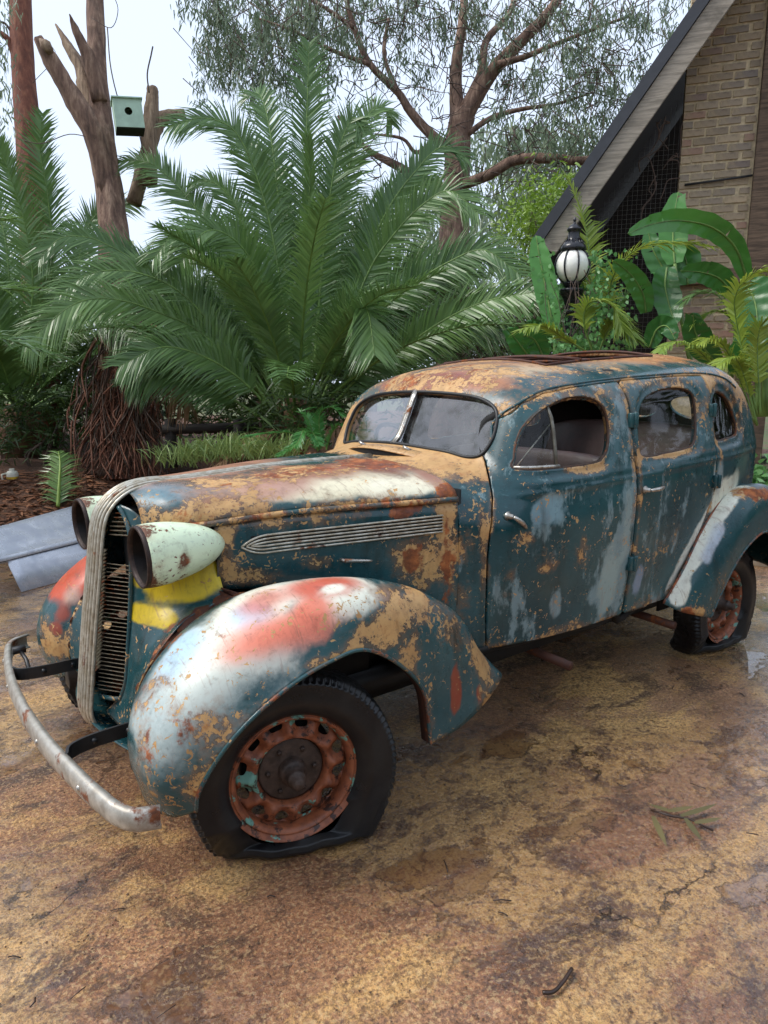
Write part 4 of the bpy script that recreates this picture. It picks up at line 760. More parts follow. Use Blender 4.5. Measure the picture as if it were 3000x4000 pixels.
# ================================================================= GROUND
def bed_edge(x): return -4.75 - .22 * np.sin(x * 1.3) - .12 * np.sin(x * 3.7 + 1)
def ground_h(x, y):
    """level pavement, rising into the garden bed behind the car"""
    x = np.asarray(x, float); y = np.asarray(y, float)
    d = bed_edge(x) - y
    return .52 * sstep(0, 2.4, d) + .12 * sstep(2, 8, d) + (.03 * np.sin(x * 2.1 + y * 1.3) + .02 * np.sin(x * 5 - y * 4)) * sstep(.1, .8, d) + .10 * sstep(0, .5, -5.55 - x) * (d < 0)
def pavement_material():
    t = NT('wet_ochre_pavement'); co = t.co(); rot = t.n('ShaderNodeMapping'); t.L.new(co, rot.inputs['Vector']); rot.inputs['Rotation'].default_value = (0, 0, .75); rot.inputs['Scale'].default_value = (1, 1.7, 1); cs = rot.outputs[0]
    n1 = t.noise(1.1, 8, .62, cs, .5); n2 = t.noise(2.1, 10, .7, cs, .6); n3 = t.noise(130, 4, .65, co); n4 = t.noise(8, 8, .68, co); n5 = t.noise(.5, 3, .5, co); n6 = t.noise(38, 6, .68, co)
    c = t.mix(t.ss(n4, .35, .68), lin(186, 130, 86), lin(150, 98, 62)); c = t.mix(t.ss(n5, .42, .62, 0, .55), c, lin(190, 146, 108))
    och = t.ss(t.math('ADD', n1, t.math('MULTIPLY', t.math('SUBTRACT', n6, .5), .35)), .45, .55); c = t.mix(t.math('MULTIPLY', och, .95), c, t.mix(t.ss(n6, .35, .7), lin(238, 190, 118), lin(214, 160, 94)))
    st = t.ss(t.math('ADD', n2, t.math('MULTIPLY', t.math('SUBTRACT', n6, .5), .3)), .50, .62); c = t.mix(t.math('MULTIPLY', st, .9), c, t.mix(t.ss(n4, .35, .65), lin(72, 48, 34), lin(104, 70, 48)))
    c = t.mix(t.ss(n3, .50, .64, 0, .6), c, lin(66, 44, 28)); c = t.mix(t.ss(n6, .57, .72, 0, .5), c, lin(64, 44, 30)); c = t.mix(t.ss(t.voro(170, co), .0, .30, .35, 0), c, lin(222, 186, 128))
    zone = t.ss(t.noise(.7, 4, .55, cs, .4), .42, .58); n7 = t.noise(15, 9, .72, co, .6); gr = t.noise(80, 3, .6, co)
    c = t.mix(t.math('MULTIPLY', t.ss(n7, .53, .58), t.math('ADD', .22, t.math('MULTIPLY', zone, .5))), c, lin(64, 42, 30)); ck = t.voro(34, co, 'DISTANCE_TO_EDGE'); c = t.mix(t.math('MULTIPLY', t.ss(ck, .0, .09, 1, 0), t.ss(n7, .40, .60, 0, .35)), c, lin(70, 44, 30)); c = t.mix(t.math('MULTIPLY', t.ss(gr, .53, .575), t.math('SUBTRACT', .42, t.math('MULTIPLY', zone, .2))), c, lin(60, 40, 28)); c = t.mix(t.ss(gr, .44, .40, 0, .38), c, lin(232, 198, 142))
    c = t.mix(t.math('MULTIPLY', zone, .42), c, lin(98, 62, 42))
    wv = t.n('ShaderNodeVectorMath', operation='ADD'); t.L.new(co, wv.inputs[0]); nn = t.n('ShaderNodeTexNoise'); t.L.new(co, nn.inputs[0]); nn.inputs['Scale'].default_value = 3.2; nn.inputs['Detail'].default_value = 8; nn.inputs['Roughness'].default_value = .65
    sc = t.n('ShaderNodeVectorMath', operation='SCALE'); t.L.new(nn.outputs[1], sc.inputs[0]); sc.inputs['Scale'].default_value = .6; t.L.new(sc.outputs[0], wv.inputs[1])
    ed = t.voro(.9, wv.outputs[0], 'DISTANCE_TO_EDGE'); crk = t.math('MULTIPLY', t.ss(ed, .0, .010, 1, 0), t.ss(t.noise(1.6, 4, .6, co), .48, .6)); c = t.mix(t.math('MULTIPLY', crk, .7), c, lin(46, 30, 22))
    pud = t.ss(t.math('ADD', t.noise(1.5, 4, .55, cs), t.math('MULTIPLY', t.math('SUBTRACT', n4, .5), .25)), .59, .615)
    c = t.mix(t.math('MULTIPLY', pud, .6), c, lin(86, 60, 44))
    wet = t.math('MAXIMUM', t.ss(t.noise(1.3, 6, .65, cs, .3), .42, .60), zone)
    ro = t.math('SUBTRACT', t.ss(n6, .25, .75, .36, .62), t.math('MULTIPLY', wet, .22)); ro = t.math('MULTIPLY', ro, t.math('SUBTRACT', 1, t.math('MULTIPLY', pud, .90)))
    hgt = t.math('ADD', t.math('MULTIPLY', n4, 1.3), t.math('ADD', t.math('MULTIPLY', n3, .35), t.math('ADD', t.math('MULTIPLY', n6, .7), t.math('MULTIPLY', n7, -1.2)))); hgt = t.math('ADD', hgt, t.math('MULTIPLY', st, -.35)); hgt = t.math('SUBTRACT', hgt, t.math('MULTIPLY', crk, .9)); hgt = t.math('MULTIPLY', hgt, t.math('SUBTRACT', 1, pud))
    nb_ = t.bump(hgt, 1.0, .014); film = t.bump(t.math('ADD', t.noise(26, 5, .6, co), t.math('MULTIPLY', n4, .8)), .5, .012)
    t.L.new(film, t.b.inputs['Coat Normal'])
    return t.fin(c, ro, 0, nb_, Specular_IOR_Level=.6, Coat_Weight=t.math('ADD', .25, t.math('MULTIPLY', wet, .75)), Coat_Roughness=.06, Coat_IOR=1.6)
def soil_material():
    t = NT('bark_mulch_soil'); n = t.noise(6, 9, .7); n2 = t.noise(40, 6, .7)
    c = t.ramp(n2, [(.3, lin(44, 30, 22)), (.48, lin(86, 56, 40)), (.6, lin(122, 84, 62)), (.75, lin(70, 46, 34))]); c = t.mix(t.ss(n, .5, .65, 0, .5), c, lin(52, 50, 30))
    return t.fin(c, .85, 0, t.bump(t.math('ADD', n, n2), 1, .03))
def patch(x0, x1, y0, y1, h, zf):
    xs, ys = np.arange(x0, x1 + h, h), np.arange(y0, y1 + h, h); X, Y = np.meshgrid(xs, ys, indexing='ij'); return np.stack([X, Y, zf(X, Y)], -1).reshape(-1, 3), grid_faces(len(xs), len(ys))
pave_z = lambda X, Y: .004 * np.sin(X * 2.3 + 1.7 * np.sin(Y)) + .004 * np.sin(Y * 3.1 + X) - .08 * sstep(-.1, .5, bed_edge(X) - Y) - .004
V, F = patch(-9, 8, -5.6, 9, .12, pave_z); V[:, 2] = np.minimum(V[:, 2], .0); pav = mk('pavement', V, F, pavement_material()); pav['kind'] = 'structure'
def bed_z(X, Y): return ground_h(X, Y) - .06 + .03 * sstep(0, .4, np.maximum(bed_edge(X) - Y, -5.55 - X)) + .028 * sstep(.0, .2, np.maximum(bed_edge(X) - Y, -5.55 - X))
SOIL = soil_material()
V, F = patch(-16, 8, -16, -4.2, .12, bed_z); b = mk('garden_bed', V, F, SOIL); b['kind'] = 'structure'
V, F = patch(-12, -5.3, -4.3, 4, .15, lambda X, Y: .07 * sstep(0, .25, -5.5 - X) - .03); b = mk('side_bed', V, F, SOIL); b['kind'] = 'structure'
t = NT('rough_grass_ground'); n = t.noise(.7, 8, .6); far = t.fin(t.mix(t.ss(n, .4, .62), lin(74, 88, 44), lin(92, 78, 54)), .95, 0, t.bump(t.noise(6, 6), .8, .05))
g = mk('ground', [(-400, -400, -.12), (400, -400, -.12), (400, 400, -.12), (-400, 400, -.12)], [(0, 1, 2, 3)], far, smooth=False); g['kind'] = 'structure'
# ================================================================= LEAVES
def leaf_material(name, a, b, rough=.42, trans=.28, vein=None, spec=.5):
    t = NT(name); oi = t.n('ShaderNodeObjectInfo').outputs['Random']; n = t.noise(3, 4, .5); rnd = t.attr('tint', 'Fac')
    c = t.mix(t.math('ADD', t.math('MULTIPLY', rnd, .6), t.math('MULTIPLY', oi, .4), clamp=True), a, b); c = t.mix(t.ss(n, .45, .7, 0, .35), c, tuple(x * .6 for x in a))
    tip = t.attr('tip', 'Fac'); c = t.mix(t.ss(t.math('ADD', tip, t.math('MULTIPLY', t.math('SUBTRACT', n, .5), .5)), .90, 1.12, 0, .55), c, lin(140, 128, 40))
    t.fin(c, rough, 0, None, Specular_IOR_Level=spec)
    tr = t.n('ShaderNodeBsdfTranslucent'); t.L.new(t.mix(.5, c, lin(150, 180, 40), 'MULTIPLY') if False else c, tr.inputs[0]); m = t.n('ShaderNodeMixShader'); m.inputs[0].default_value = trans
    t.L.new(t.b.outputs[0], m.inputs[1]); t.L.new(tr.outputs[0], m.inputs[2]); t.L.new(m.outputs[0], t.out.inputs[0]); return t.m
PALM = leaf_material('date_palm_leaf', lin(68, 102, 56), lin(124, 156, 86), .32, .28)
PALMY = leaf_material('yellowing_palm_leaf', lin(104, 138, 54), lin(170, 182, 72), .4)
CYCAD = leaf_material('fresh_cycad_leaf', lin(60, 120, 62), lin(96, 158, 78), .35)
GUM = leaf_material('gum_leaf', lin(98, 118, 90), lin(146, 158, 124), .42, .32)
UNDER = leaf_material('undergrowth_leaf', lin(46, 70, 36), lin(90, 116, 52), .5)
BRIGHT = leaf_material('bright_shrub_leaf', lin(112, 148, 48), lin(158, 184, 70), .45)
STREL = leaf_material('strelitzia_leaf', lin(46, 98, 42), lin(84, 142, 60), .3, .22)
VINE = leaf_material('ivy_leaf', lin(84, 138, 74), lin(134, 180, 112), .4)
DEADF = leaf_material('dead_frond_leaf', lin(128, 96, 70), lin(160, 126, 92), .8, .1)
LITTER = leaf_material('litter_leaf', lin(110, 68, 44), lin(160, 108, 72), .8, .05)
STALK = simple('palm_stalk', lin(96, 124, 56), .5, 0, .3, 6)
class Blades:
    """many small leaf faces of ONE part"""
    def __init__(s): s.V = []; s.F = []; s.t = []; s.p = []; s.n = 0
    def add(s, base, d, side, L, w, droop=0., tint=.5, seg=2, fold=0.):
        base, d, side = (np.asarray(q, float) for q in (base, d, side)); pts = []
        for i in range(seg + 1):
            u = i / seg; c = base + d * (L * u) + np.array([0, 0, -droop * L * u * u]); ww = w * (1.0 if i == 0 and seg < 3 else math.sin(math.pi * min(.95, .18 + .8 * u)) if i < seg else 0)
            if i < seg: pts += [c - side * ww / 2, c + side * ww / 2]
            else: pts += [c]
        b = s.n; s.V += [tuple(q) for q in pts]; s.n += len(pts); s.t += [tint] * len(pts); s.p += [k // 2 / seg for k in range(len(pts))]
        for i in range(seg - 1): s.F.append((b + 2 * i, b + 2 * i + 1, b + 2 * i + 3, b + 2 * i + 2))
        s.F.append((b + 2 * seg - 2, b + 2 * seg - 1, b + 2 * seg))
    def mesh(s, name, mat, parent=None):
        o = mk(name, s.V, s.F, mat, parent, False)
        for nm, A in (('tint', s.t), ('tip', s.p)):
            a = o.data.attributes.new(nm, 'FLOAT', 'POINT'); a.data.foreach_set('value', np.array(A, np.float32))
        return o
def unit(v): v = np.asarray(v, float); return v / (np.linalg.norm(v) + 1e-9)
def frond(P, leaf=.42, n=110, par=None, mat=PALM, stalk=STALK, w=.026, start=.16, updir=None, vee=.45, droop=.25, r0=.022, name='frond', lean=.75, tint=None):
    """a pinnate leaf on a curved stalk"""
    C = cr(np.array([tuple(p) for p in P]), 8); s = np.concatenate([[0], np.cumsum(np.linalg.norm(np.diff(C, axis=0), axis=1))]); s /= s[-1]
    B = Blades(); T = np.gradient(C, axis=0); T /= np.linalg.norm(T, axis=1)[:, None]; tb = random.random() if tint is None else tint
    for k in range(n):
        u = start + (1 - start) * (k + .5) / n; p = np.array([np.interp(u, s, C[:, j]) for j in range(3)]); t = unit([np.interp(u, s, T[:, j]) for j in range(3)])
        up = unit(np.array((0, 0, 1.)) if updir is None else updir); sd = np.cross(t, up)
        if np.linalg.norm(sd) < .25: sd = sd + np.cross(t, unit((.6, .78, .2))) * .6
        sd = unit(sd); nr = np.cross(sd, t)
        for g in (-1, 1):
            v = (u - start) / (1 - start); L = leaf * (.35 + .65 * math.sin(math.pi * min(1, .12 + v * .83)) ** .6) * random.uniform(.85, 1.1) * (1 if v < .9 else 1.05 - (v - .9) * 4)
            d = unit(sd * g * random.uniform(.85, 1.05) + t * (lean + .5 * v) + nr * (vee * random.uniform(.4, 1.4))); B.add(p, d, unit(np.cross(d, nr) + nr * random.uniform(-.5, .5)), L, w * random.uniform(.8, 1.15), droop * random.uniform(.5, 1.5), min(1, max(0, tb * .6 + random.uniform(0, .4))), 2)
    f = B.mesh(name, mat, par); V, F = tube(C, r0 * (1 - .82 * s), 6)
    st = mk('stalk', V, F, stalk, f); return f
def arc(base, az, el, L, bend=1.3, n=7):
    """natural arching stalk"""
    P = [np.array(base, float)]; e = el
    for i in range(n - 1):
        P.append(P[-1] + L / (n - 1) * np.array([math.cos(e) * math.cos(az), math.cos(e) * math.sin(az), math.sin(e)])); e -= bend / (n - 1) * (.5 + i / (n - 1))
    return P
def trace(pts, d0, d1, pw=1.): return [at(x, y, d0 + (d1 - d0) * (i / (len(pts) - 1)) ** pw) for i, (x, y) in enumerate(pts)]
# ================================================================= THE LARGE PALM BEHIND THE CAR
BARK = None
def bark_material(name, a, b, c3, sc=(14, 14, 2.2)):
    t = NT(name); n = t.noise(1, 9, .68, t.co(sc)); n2 = t.noise(6, 5, .6)
    c = t.ramp(n, [(.3, a), (.5, b), (.68, c3)]); c = t.mix(t.ss(n2, .5, .7, 0, .5), c, a); return t.fin(c, .85, 0, t.bump(n, 1, .03))
PTRUNK = bark_material('palm_boots', lin(52, 36, 26), lin(96, 66, 44), lin(122, 90, 60), (9, 9, 9))
z3v = lambda x, y: (331.8 + .5334 * x, 55.3 + .5334 * y)
DB = 8.6
pb = at(640, 905, DB); gz = float(ground_h(pb.x, pb.y)); palm = empty('date_palm', (pb.x, pb.y, gz)); tag(palm, 'large date palm with arching fronds directly behind the car bonnet', 'palm tree')
def local(P, root): return [tuple(np.array(tuple(p)) - np.array(tuple(root.location))) for p in P]
tr = mk('trunk', *tube(local([(pb.x, pb.y, gz - .1), (pb.x, pb.y, gz + .5), (pb.x, pb.y, pb.z + .25)], palm), [.42, .40, .22], 14), PTRUNK, palm)
FACE = unit(np.array(tuple(CAM - at(640, 700, 8.6)))) + np.array([0, 0, .6])
PF = [([(620,1420),(618,1150),(615,850),(618,480),(630,70)], 8.7, 8.9, .50), ([(560,1400),(540,1050),(505,700),(470,420),(430,280),(365,290)], 8.7, 9.4, .46), ([(560,1400),(490,900),(420,620),(330,430),(200,375),(60,410)], 8.6, 8.2, .44),
      ([(650,1400),(680,1000),(710,720),(750,500),(810,375),(850,430)], 8.7, 8.6, .44), ([(680,1400),(720,1000),(780,620),(860,380),(930,330),(965,400)], 8.9, 9.5, .44), ([(700,1400),(830,1020),(940,760),(1060,590),(1170,490),(1275,540)], 8.8, 8.8, .42),
      ([(720,1400),(860,1020),(970,850),(1090,725),(1200,670),(1315,760)], 8.6, 8.0, .44), ([(740,1420),(900,1180),(1050,1050),(1200,955),(1340,910),(1485,1010)], 8.5, 7.7, .46), ([(760,1470),(870,1420),(1010,1305),(1200,1180),(1370,1110),(1545,1080)], 8.4, 7.3, .42),
      ([(660,1450),(700,1350),(745,1215),(810,1130),(865,1150),(895,1330)], 8.3, 7.0, .40), ([(560,1400),(480,1160),(400,960),(310,855),(210,835),(110,960)], 8.4, 7.5, .42)]
rb = lambda x, y: (.5 * x, 497.8 + .5 * y)
fr_pts = [([z3v(*q) for q in pts], d0, d1, lf) for pts, d0, d1, lf in PF] + [([(600,900),(520,800),(425,713),(350,678),(280,653),(215,645),(150,663),(52,745)], 8.4, 7.2, .44), ([(600,890),(500,720),(400,620),(295,563),(240,533),(190,513),(130,515),(85,560)], 8.5, 8.0, .44),
      ([(600,880),(520,620),(422,450),(347,368),(303,347),(250,352)], 8.8, 9.2, .44), ([(610,900),(560,700),(500,560),(440,500),(380,505),(330,560)], 8.6, 8.0, .40),
      ([(600,900),(500,760),(400,640),(300,590),(200,590),(120,640)], 8.3, 7.8, .42), ([(600,900),(520,820),(440,770),(350,750),(260,790)], 8.2, 7.4, .38), ([(610,890),(560,640),(520,470),(470,400),(420,390)], 8.9, 9.0, .42), ([(680,900),(760,720),(850,600),(940,560),(1030,600)], 8.7, 8.4, .42), ([(680,890),(740,640),(800,480),(870,400),(950,390)], 9.0, 9.2, .42), ([(690,910),(790,800),(900,730),(1000,700),(1090,720)], 8.3, 7.6, .40), ([(650,890),(640,620),(600,420),(560,330),(510,310)], 9.0, 9.4, .42), ([(560,900),(450,830),(360,800),(280,830)], 8.2, 7.6, .36)]
for k, (pts, d0, d1, lf) in enumerate(fr_pts):
    frond(local(trace(pts, d0, d1), palm), lf * 1.25, 138, palm, PALM, w=.021, start=.2, updir=FACE, vee=.3 if k != 9 else .1, droop=.32, tint=[.55, .5, .4, .35, .6, .3, .35, .3, .25, .5, .6, .7, .45, .5, .6, .4, .3, .5, .3, .4, .3, .5, .3][k])
frond(local(trace([z3v(*q) for q in [(630, 1420), (628, 1100), (628, 800), (632, 600), (622, 440)]], 8.3, 8.0), palm), .34, 80, palm, PALM, w=.016, start=.3, vee=.9, lean=2.2, tint=1.)
for k in range(20):
    az = k * 2.4 + .3; el = random.uniform(.5, 1.35); frond(local(arc((pb.x + .15 * math.cos(az), pb.y + .15 * math.sin(az), pb.z), az, el, random.uniform(1.8, 3.0), random.uniform(.9, 1.7)), palm), .40, 80, palm, PALM, w=.022, start=.25, tint=random.uniform(.1, .6))
for k, (az, el) in enumerate([(2.2, -.1), (1.2, -.25), (3.0, -.2), (.4, 0), (1.7, .1)]): frond(local(arc((pb.x + .2 * math.cos(az), pb.y + .2 * math.sin(az), pb.z - .1), az, el, 1.3, .9), palm), .3, 46, palm, DEADF, PTRUNK, w=.02, start=.2, droop=.8)
# left palm
lb = at(40, 905, 9.4); gz = float(ground_h(lb.x, lb.y)); palm2 = empty('date_palm', (lb.x, lb.y, gz)); tag(palm2, 'dark date palm at the left edge beside the root covered trunk', 'palm tree')
mk('trunk', *tube(local([(lb.x, lb.y, gz - .1), (lb.x, lb.y, gz + .4), (lb.x, lb.y, lb.z + .2)], palm2), [.26, .25, .15], 12), PTRUNK, palm2)
for pts, d0, d1 in [([(45,880),(110,600),(104,433),(87,330),(92,245)], 9.3, 9.0), ([(35,880),(70,640),(56,498),(26,390),(-10,300)], 9.3, 8.8), ([(40,890),(150,640),(185,500),(230,450),(300,440)], 9.4, 9.8), ([(40,890),(0,700),(-30,600),(-90,560)], 9.2, 8.6), ([(40,890),(100,760),(160,690),(230,680),(290,740)], 9.2, 8.3), ([(40,900),(10,800),(-20,740),(-60,720)], 9.2, 8.2),
                    ([(35,890),(20,600),(0,470),(-50,380)], 9.5, 9.9), ([(45,890),(130,720),(190,620),(250,590)], 9.6, 10.4)]:
    frond(local(trace(pts, d0, d1), palm2), .52, 125, palm2, PALM, w=.021, start=.22, updir=FACE, vee=.3, tint=random.uniform(.15, .5))
for k in range(10):
    az = k * 2.4; frond(local(arc((lb.x, lb.y, lb.z), az, random.uniform(.3, 1.3), random.uniform(1.8, 2.6), 1.4), palm2), .4, 70, palm2, PALM, w=.022, start=.25, tint=random.uniform(0, .4))
# little cycad in front of the palm foot, with dead leaf bases
cb = at(690, 985, 7.2); cyc = empty('cycad', (cb.x, cb.y, cb.z)); tag(cyc, 'small bright green cycad beside the windscreen at the palm foot', 'cycad')
mk('trunk', *tube([(0, 0, -.5), (0, 0, 0), (0, 0, .12)], [.2, .2, .1], 10), PTRUNK, cyc)
for pts, d0, d1 in [([(690,985),(640,940),(590,935),(525,945)], 7.2, 6.9), ([(690,980),(660,930),(640,960),(600,985)], 7.2, 6.8), ([(695,980),(690,900),(715,880),(745,900)], 7.2, 7.0), ([(690,980),(665,905),(650,890),(680,880)], 7.3, 7.5), ([(700,985),(720,930),(740,920),(765,960)], 7.1, 6.9), ([(690,985),(680,950),(676,935),(690,960)], 7.1, 6.6)]:
    frond(local(trace(pts, d0, d1), cyc), .13, 46, cyc, CYCAD, w=.016, start=.12, r0=.010)
for k in range(22):
    a = random.random() * 6.28; B = Blades(); r = random.uniform(.05, .45); B.add((r * math.cos(a), r * math.sin(a), random.uniform(-.08, .1)), unit((math.cos(a + 1), math.sin(a + 1), .5)), unit((-math.sin(a), math.cos(a), .6)), random.uniform(.08, .16), .06, .3, random.random(), 3); B.mesh('dead_leaf', LITTER, cyc)
# ================================================================= TREES
GUMBARK = bark_material('gum_bark', lin(70, 52, 44), lin(122, 94, 78), lin(166, 138, 116)); REDBARK = bark_material('red_gum_bark', lin(84, 48, 36), lin(122, 72, 54), lin(150, 98, 72), (16, 16, 1.2))
PALEBARK = bark_material('weathered_dead_wood', lin(92, 74, 58), lin(138, 114, 92), lin(168, 146, 120), (18, 18, 2)); ROOTM = simple('red_brown_roots', lin(124, 84, 66), .85, 0, .35, 9); TWIG = simple('twig_bark', lin(86, 70, 60), .8, 0, .35, 9)
def rough_tube(P, r, n=14, amp=.10, m=6, seed=0):
    C = cr(np.array([tuple(p) for p in P]), m); R = np.interp(np.linspace(0, 1, len(C)), np.linspace(0, 1, len(r)), r); V, F = tube(C, R, n); V = np.array(V); c = np.repeat(C, n, 0)
    ph = np.tile(np.arange(n), len(C)); row = np.repeat(np.arange(len(C)), n); k = 1 + amp * (np.sin(ph * 2.1 + seed) + np.sin(row * .9 + ph * 3.3 + seed) * .6 + np.sin(row * 2.3 + ph) * .4); return c + (V - c) * k[:, None], F
# trunk with broken limbs, roots hanging down it
tb0 = at(275, 1010, 9.0); gz = float(ground_h(tb0.x, tb0.y)); snag = empty('broken_gum_tree', (tb0.x, tb0.y, gz)); tag(snag, 'tall trunk with splintered broken limbs and a mat of hanging brown roots', 'tree')
loc = lambda pts, d0, d1: local(trace(pts, d0, d1), snag)
mk('trunk', *rough_tube(loc([(275,1040),(272,900),(262,700),(240,450),(222,300),(210,150),(205,0),(195,-200)], 9.0, 9.3), [.44, .38, .25, .17, .145, .115, .105, .09], 20, .07), GUMBARK, snag)
mk('broken_limb', *rough_tube(loc([(232,420),(205,300),(160,215),(115,140),(82,82)], 9.1, 8.7), [.12, .135, .12, .10, .06], 12, .13, 5, 2), GUMBARK, snag)
mk('broken_limb', *rough_tube(loc([(218,310),(190,200),(175,150),(145,95),(120,52)], 9.2, 9.4), [.10, .10, .07, .05, .01], 12, .2, 5, 4), PALEBARK, snag)
mk('broken_limb', *rough_tube(loc([(215,220),(192,130),(165,70),(150,30)], 9.1, 8.8), [.10, .085, .05, .008], 10, .2, 5, 6), GUMBARK, snag)
mk('split_wood', *tube(loc([(108,112),(98,96),(85,84)], 8.6, 8.6), [.05, .07, .01], 6), PALEBARK, snag)
mk('stub', *rough_tube(loc([(325,400),(322,300),(328,230),(330,190)], 9.4, 9.4), [.09, .10, .085, .07], 12, .12), PALEBARK, snag)
mk('side_branch', *rough_tube(loc([(290,440),(330,300),(355,255),(400,245)], 9.5, 9.6), [.10, .09, .09, .05], 10, .15), PALEBARK, snag)
for k in range(260):        # roots and creeper stems over the lower trunk
    x0 = random.uniform(205, 335); y0 = random.uniform(690, 960); y1 = min(1035, y0 + random.uniform(60, 260)); x1 = x0 + random.uniform(-55, 55) + (x0 - 270) * .3; xm = (x0 + x1) / 2 + random.uniform(-40, 40); d = 8.62 - random.uniform(0, .14) + ((x0 - 270) / 70) ** 2 * .22
    mk('hanging_root', *tube(cr(loc([(x0, y0), (xm, (y0 + y1) / 2), (x1, y1)], d, d - .12), 4), random.uniform(.005, .013), 4), ROOTM if k % 3 else TWIG, snag)
mk('torn_bark', *rough_tube(loc([(205,788),(235,800),(262,806)], 8.6, 8.5), [.01, .035, .02], 8, .2), REDBARK, snag)
# bare creepers and twigs
for pts, r in [([(232,60),(240,150),(262,230),(290,250),(310,330)], .008), ([(322,200),(318,160),(326,120),(330,100)], .010), ([(200,40),(240,60),(255,20),(240,-20)], .005), ([(90,80),(120,120),(70,180)], .004), ([(40,300),(90,310),(150,290),(205,300)], .006)]: mk('twig', *tube(cr(loc(pts, 9.0, 8.9), 5), r, 5), TWIG, snag)
# smooth red trunk, far left
fb = at(90, 900, 11); gz = float(ground_h(fb.x, fb.y)); red = empty('red_gum_tree', (fb.x, fb.y, gz)); tag(red, 'straight smooth red brown gum trunk at the far left edge', 'tree')
lr = lambda pts, d0, d1: local(trace(pts, d0, d1), red)
mk('trunk', *rough_tube(lr([(100,960),(82,600),(62,300),(50,150),(44,0),(40,-200)], 11, 11.3), [.26, .24, .19, .17, .165, .15], 18, .03), REDBARK, red)
mk('branch', *rough_tube(lr([(46,170),(20,90),(-20,60)], 11.2, 11), [.08, .05, .03], 8, .1), REDBARK, red); mk('branch', *rough_tube(lr([(50,120),(15,55),(-10,48)], 11.2, 11), [.03, .02, .01], 6, .1), TWIG, red)
def gum_leaves(B, c, rad3, n, L=.13, w=.020):
    for _ in range(n):
        a = np.array([random.gauss(0, 1) for _ in range(3)]) * np.array(rad3) * .55; p = np.array(tuple(c)) + a
        d = unit((random.gauss(0, .45), random.gauss(0, .45), -1)); B.add(p, d, unit(np.cross(d, (random.gauss(0, 1), random.gauss(0, 1), .1))), L * random.uniform(.6, 1.3), w * random.uniform(.7, 1.3), 0, random.random(), 2)
B = Blades()
for x, y, n in [(5, 120, 60), (8, 190, 60), (12, 260, 40), (20, 20, 40), (-10, 60, 60)]: gum_leaves(B, local([at(x, y, 10.6)], red)[0], (.16, .16, .22), n)
B.mesh('crown', GUM, red)
# big gum
eb = at(1000, 700, 13.5); gz = float(ground_h(eb.x, eb.y)); gum = empty('gum_tree', (eb.x, eb.y, gz)); tag(gum, 'big spreading gum tree with drooping leaves above the palm and house', 'tree')
le = lambda pts, d0, d1: local(trace(pts, d0, d1), gum)
mk('trunk', *rough_tube(le([(980,1000),(978,600),(985,420),(990,300),(1000,245)], 13.5, 13.5), [.34, .30, .26, .24, .24], 16, .06), GUMBARK, gum)
LIMBS = [([(998,260),(1030,205),(1075,140),(1130,85),(1190,20),(1240,-60)], 13.5, 12.8, [.19, .15, .13, .11, .09, .07]), ([(992,270),(985,200),(988,120),(1000,40),(1005,-60)], 13.5, 13.9, [.17, .13, .11, .09, .07]), ([(1005,235),(1040,160),(1050,90),(1100,30),(1120,-40)], 13.4, 14, [.12, .09, .07, .06, .05]),
         ([(985,330),(940,300),(885,240),(860,200),(800,140),(765,60),(740,-30)], 13.5, 12.8, [.12, .10, .08, .07, .06, .05, .04]), ([(1000,400),(1060,375),(1115,345),(1190,342),(1270,345),(1330,300)], 13.3, 12.2, [.10, .10, .095, .09, .07, .05]), ([(985,420),(900,380),(850,355),(790,320),(730,250)], 13.5, 13, [.10, .08, .075, .05, .03]),
         ([(1075,140),(1140,120),(1200,95),(1290,60),(1370,30)], 13, 12.6, [.07, .05, .04, .03, .02]), ([(1010,290),(1060,255),(1130,235),(1200,225),(1280,200)], 13.4, 13, [.06, .05, .04, .03, .015]), ([(940,300),(900,330),(870,300),(810,290)], 13.4, 13, [.05, .04, .03, .02]), ([(860,200),(830,120),(840,40)], 13.2, 13.4, [.05, .04, .03]), ([(800,140),(720,110),(640,70),(560,40)], 12.9, 12.5, [.045, .035, .025, .015]), ([(765,60),(690,10),(600,-40)], 12.8, 12.5, [.04, .03, .02])]
for pts, d0, d1, r in LIMBS: mk('limb', *rough_tube(le(pts, d0, d1), r, 10, .06, 5), GUMBARK, gum)
CL = [(470,60,.5),(520,110,.5),(560,60,.55),(600,130,.5),(640,60,.5),(560,180,.4),(500,160,.4),(690,40,.5),(680,110,.35),(480,10,.5),(560,0,.5),(650,0,.5),(740,30,.4),(790,60,.35),(840,30,.4),(900,20,.4),(950,40,.4),(870,90,.3),(1010,20,.4),(1060,40,.35),(930,150,.22),(905,200,.2),(1160,60,.4),(1210,110,.4),(1260,60,.45),(1320,40,.45),(1290,120,.4),(1240,180,.4),(1180,170,.35),(1330,130,.4),(1380,60,.4),(1130,200,.3),(1200,240,.35),(1270,230,.35),(1340,200,.3),(1150,290,.3),(1230,300,.3),(1290,290,.3),(1080,250,.2),(1420,20,.35),(1440,70,.3),(620,180,.25),(720,180,.2),(780,130,.2),(450,200,.2),(430,130,.25),(840,150,.15),(1100,330,.25),(1200,330,.25),(1160,380,.25),(1240,390,.25),(960,90,.2),(1020,120,.15),(1060,110,.25),(1100,160,.25),(870,20,.35),(760,100,.25),(720,60,.35),(1000,60,.3),(1360,160,.3),(1320,240,.3),(1180,20,.35),(1100,60,.3),(1250,140,.35),(900,120,.2),(660,150,.3),(1220,360,.3)]
B = Blades(); tw = MB()
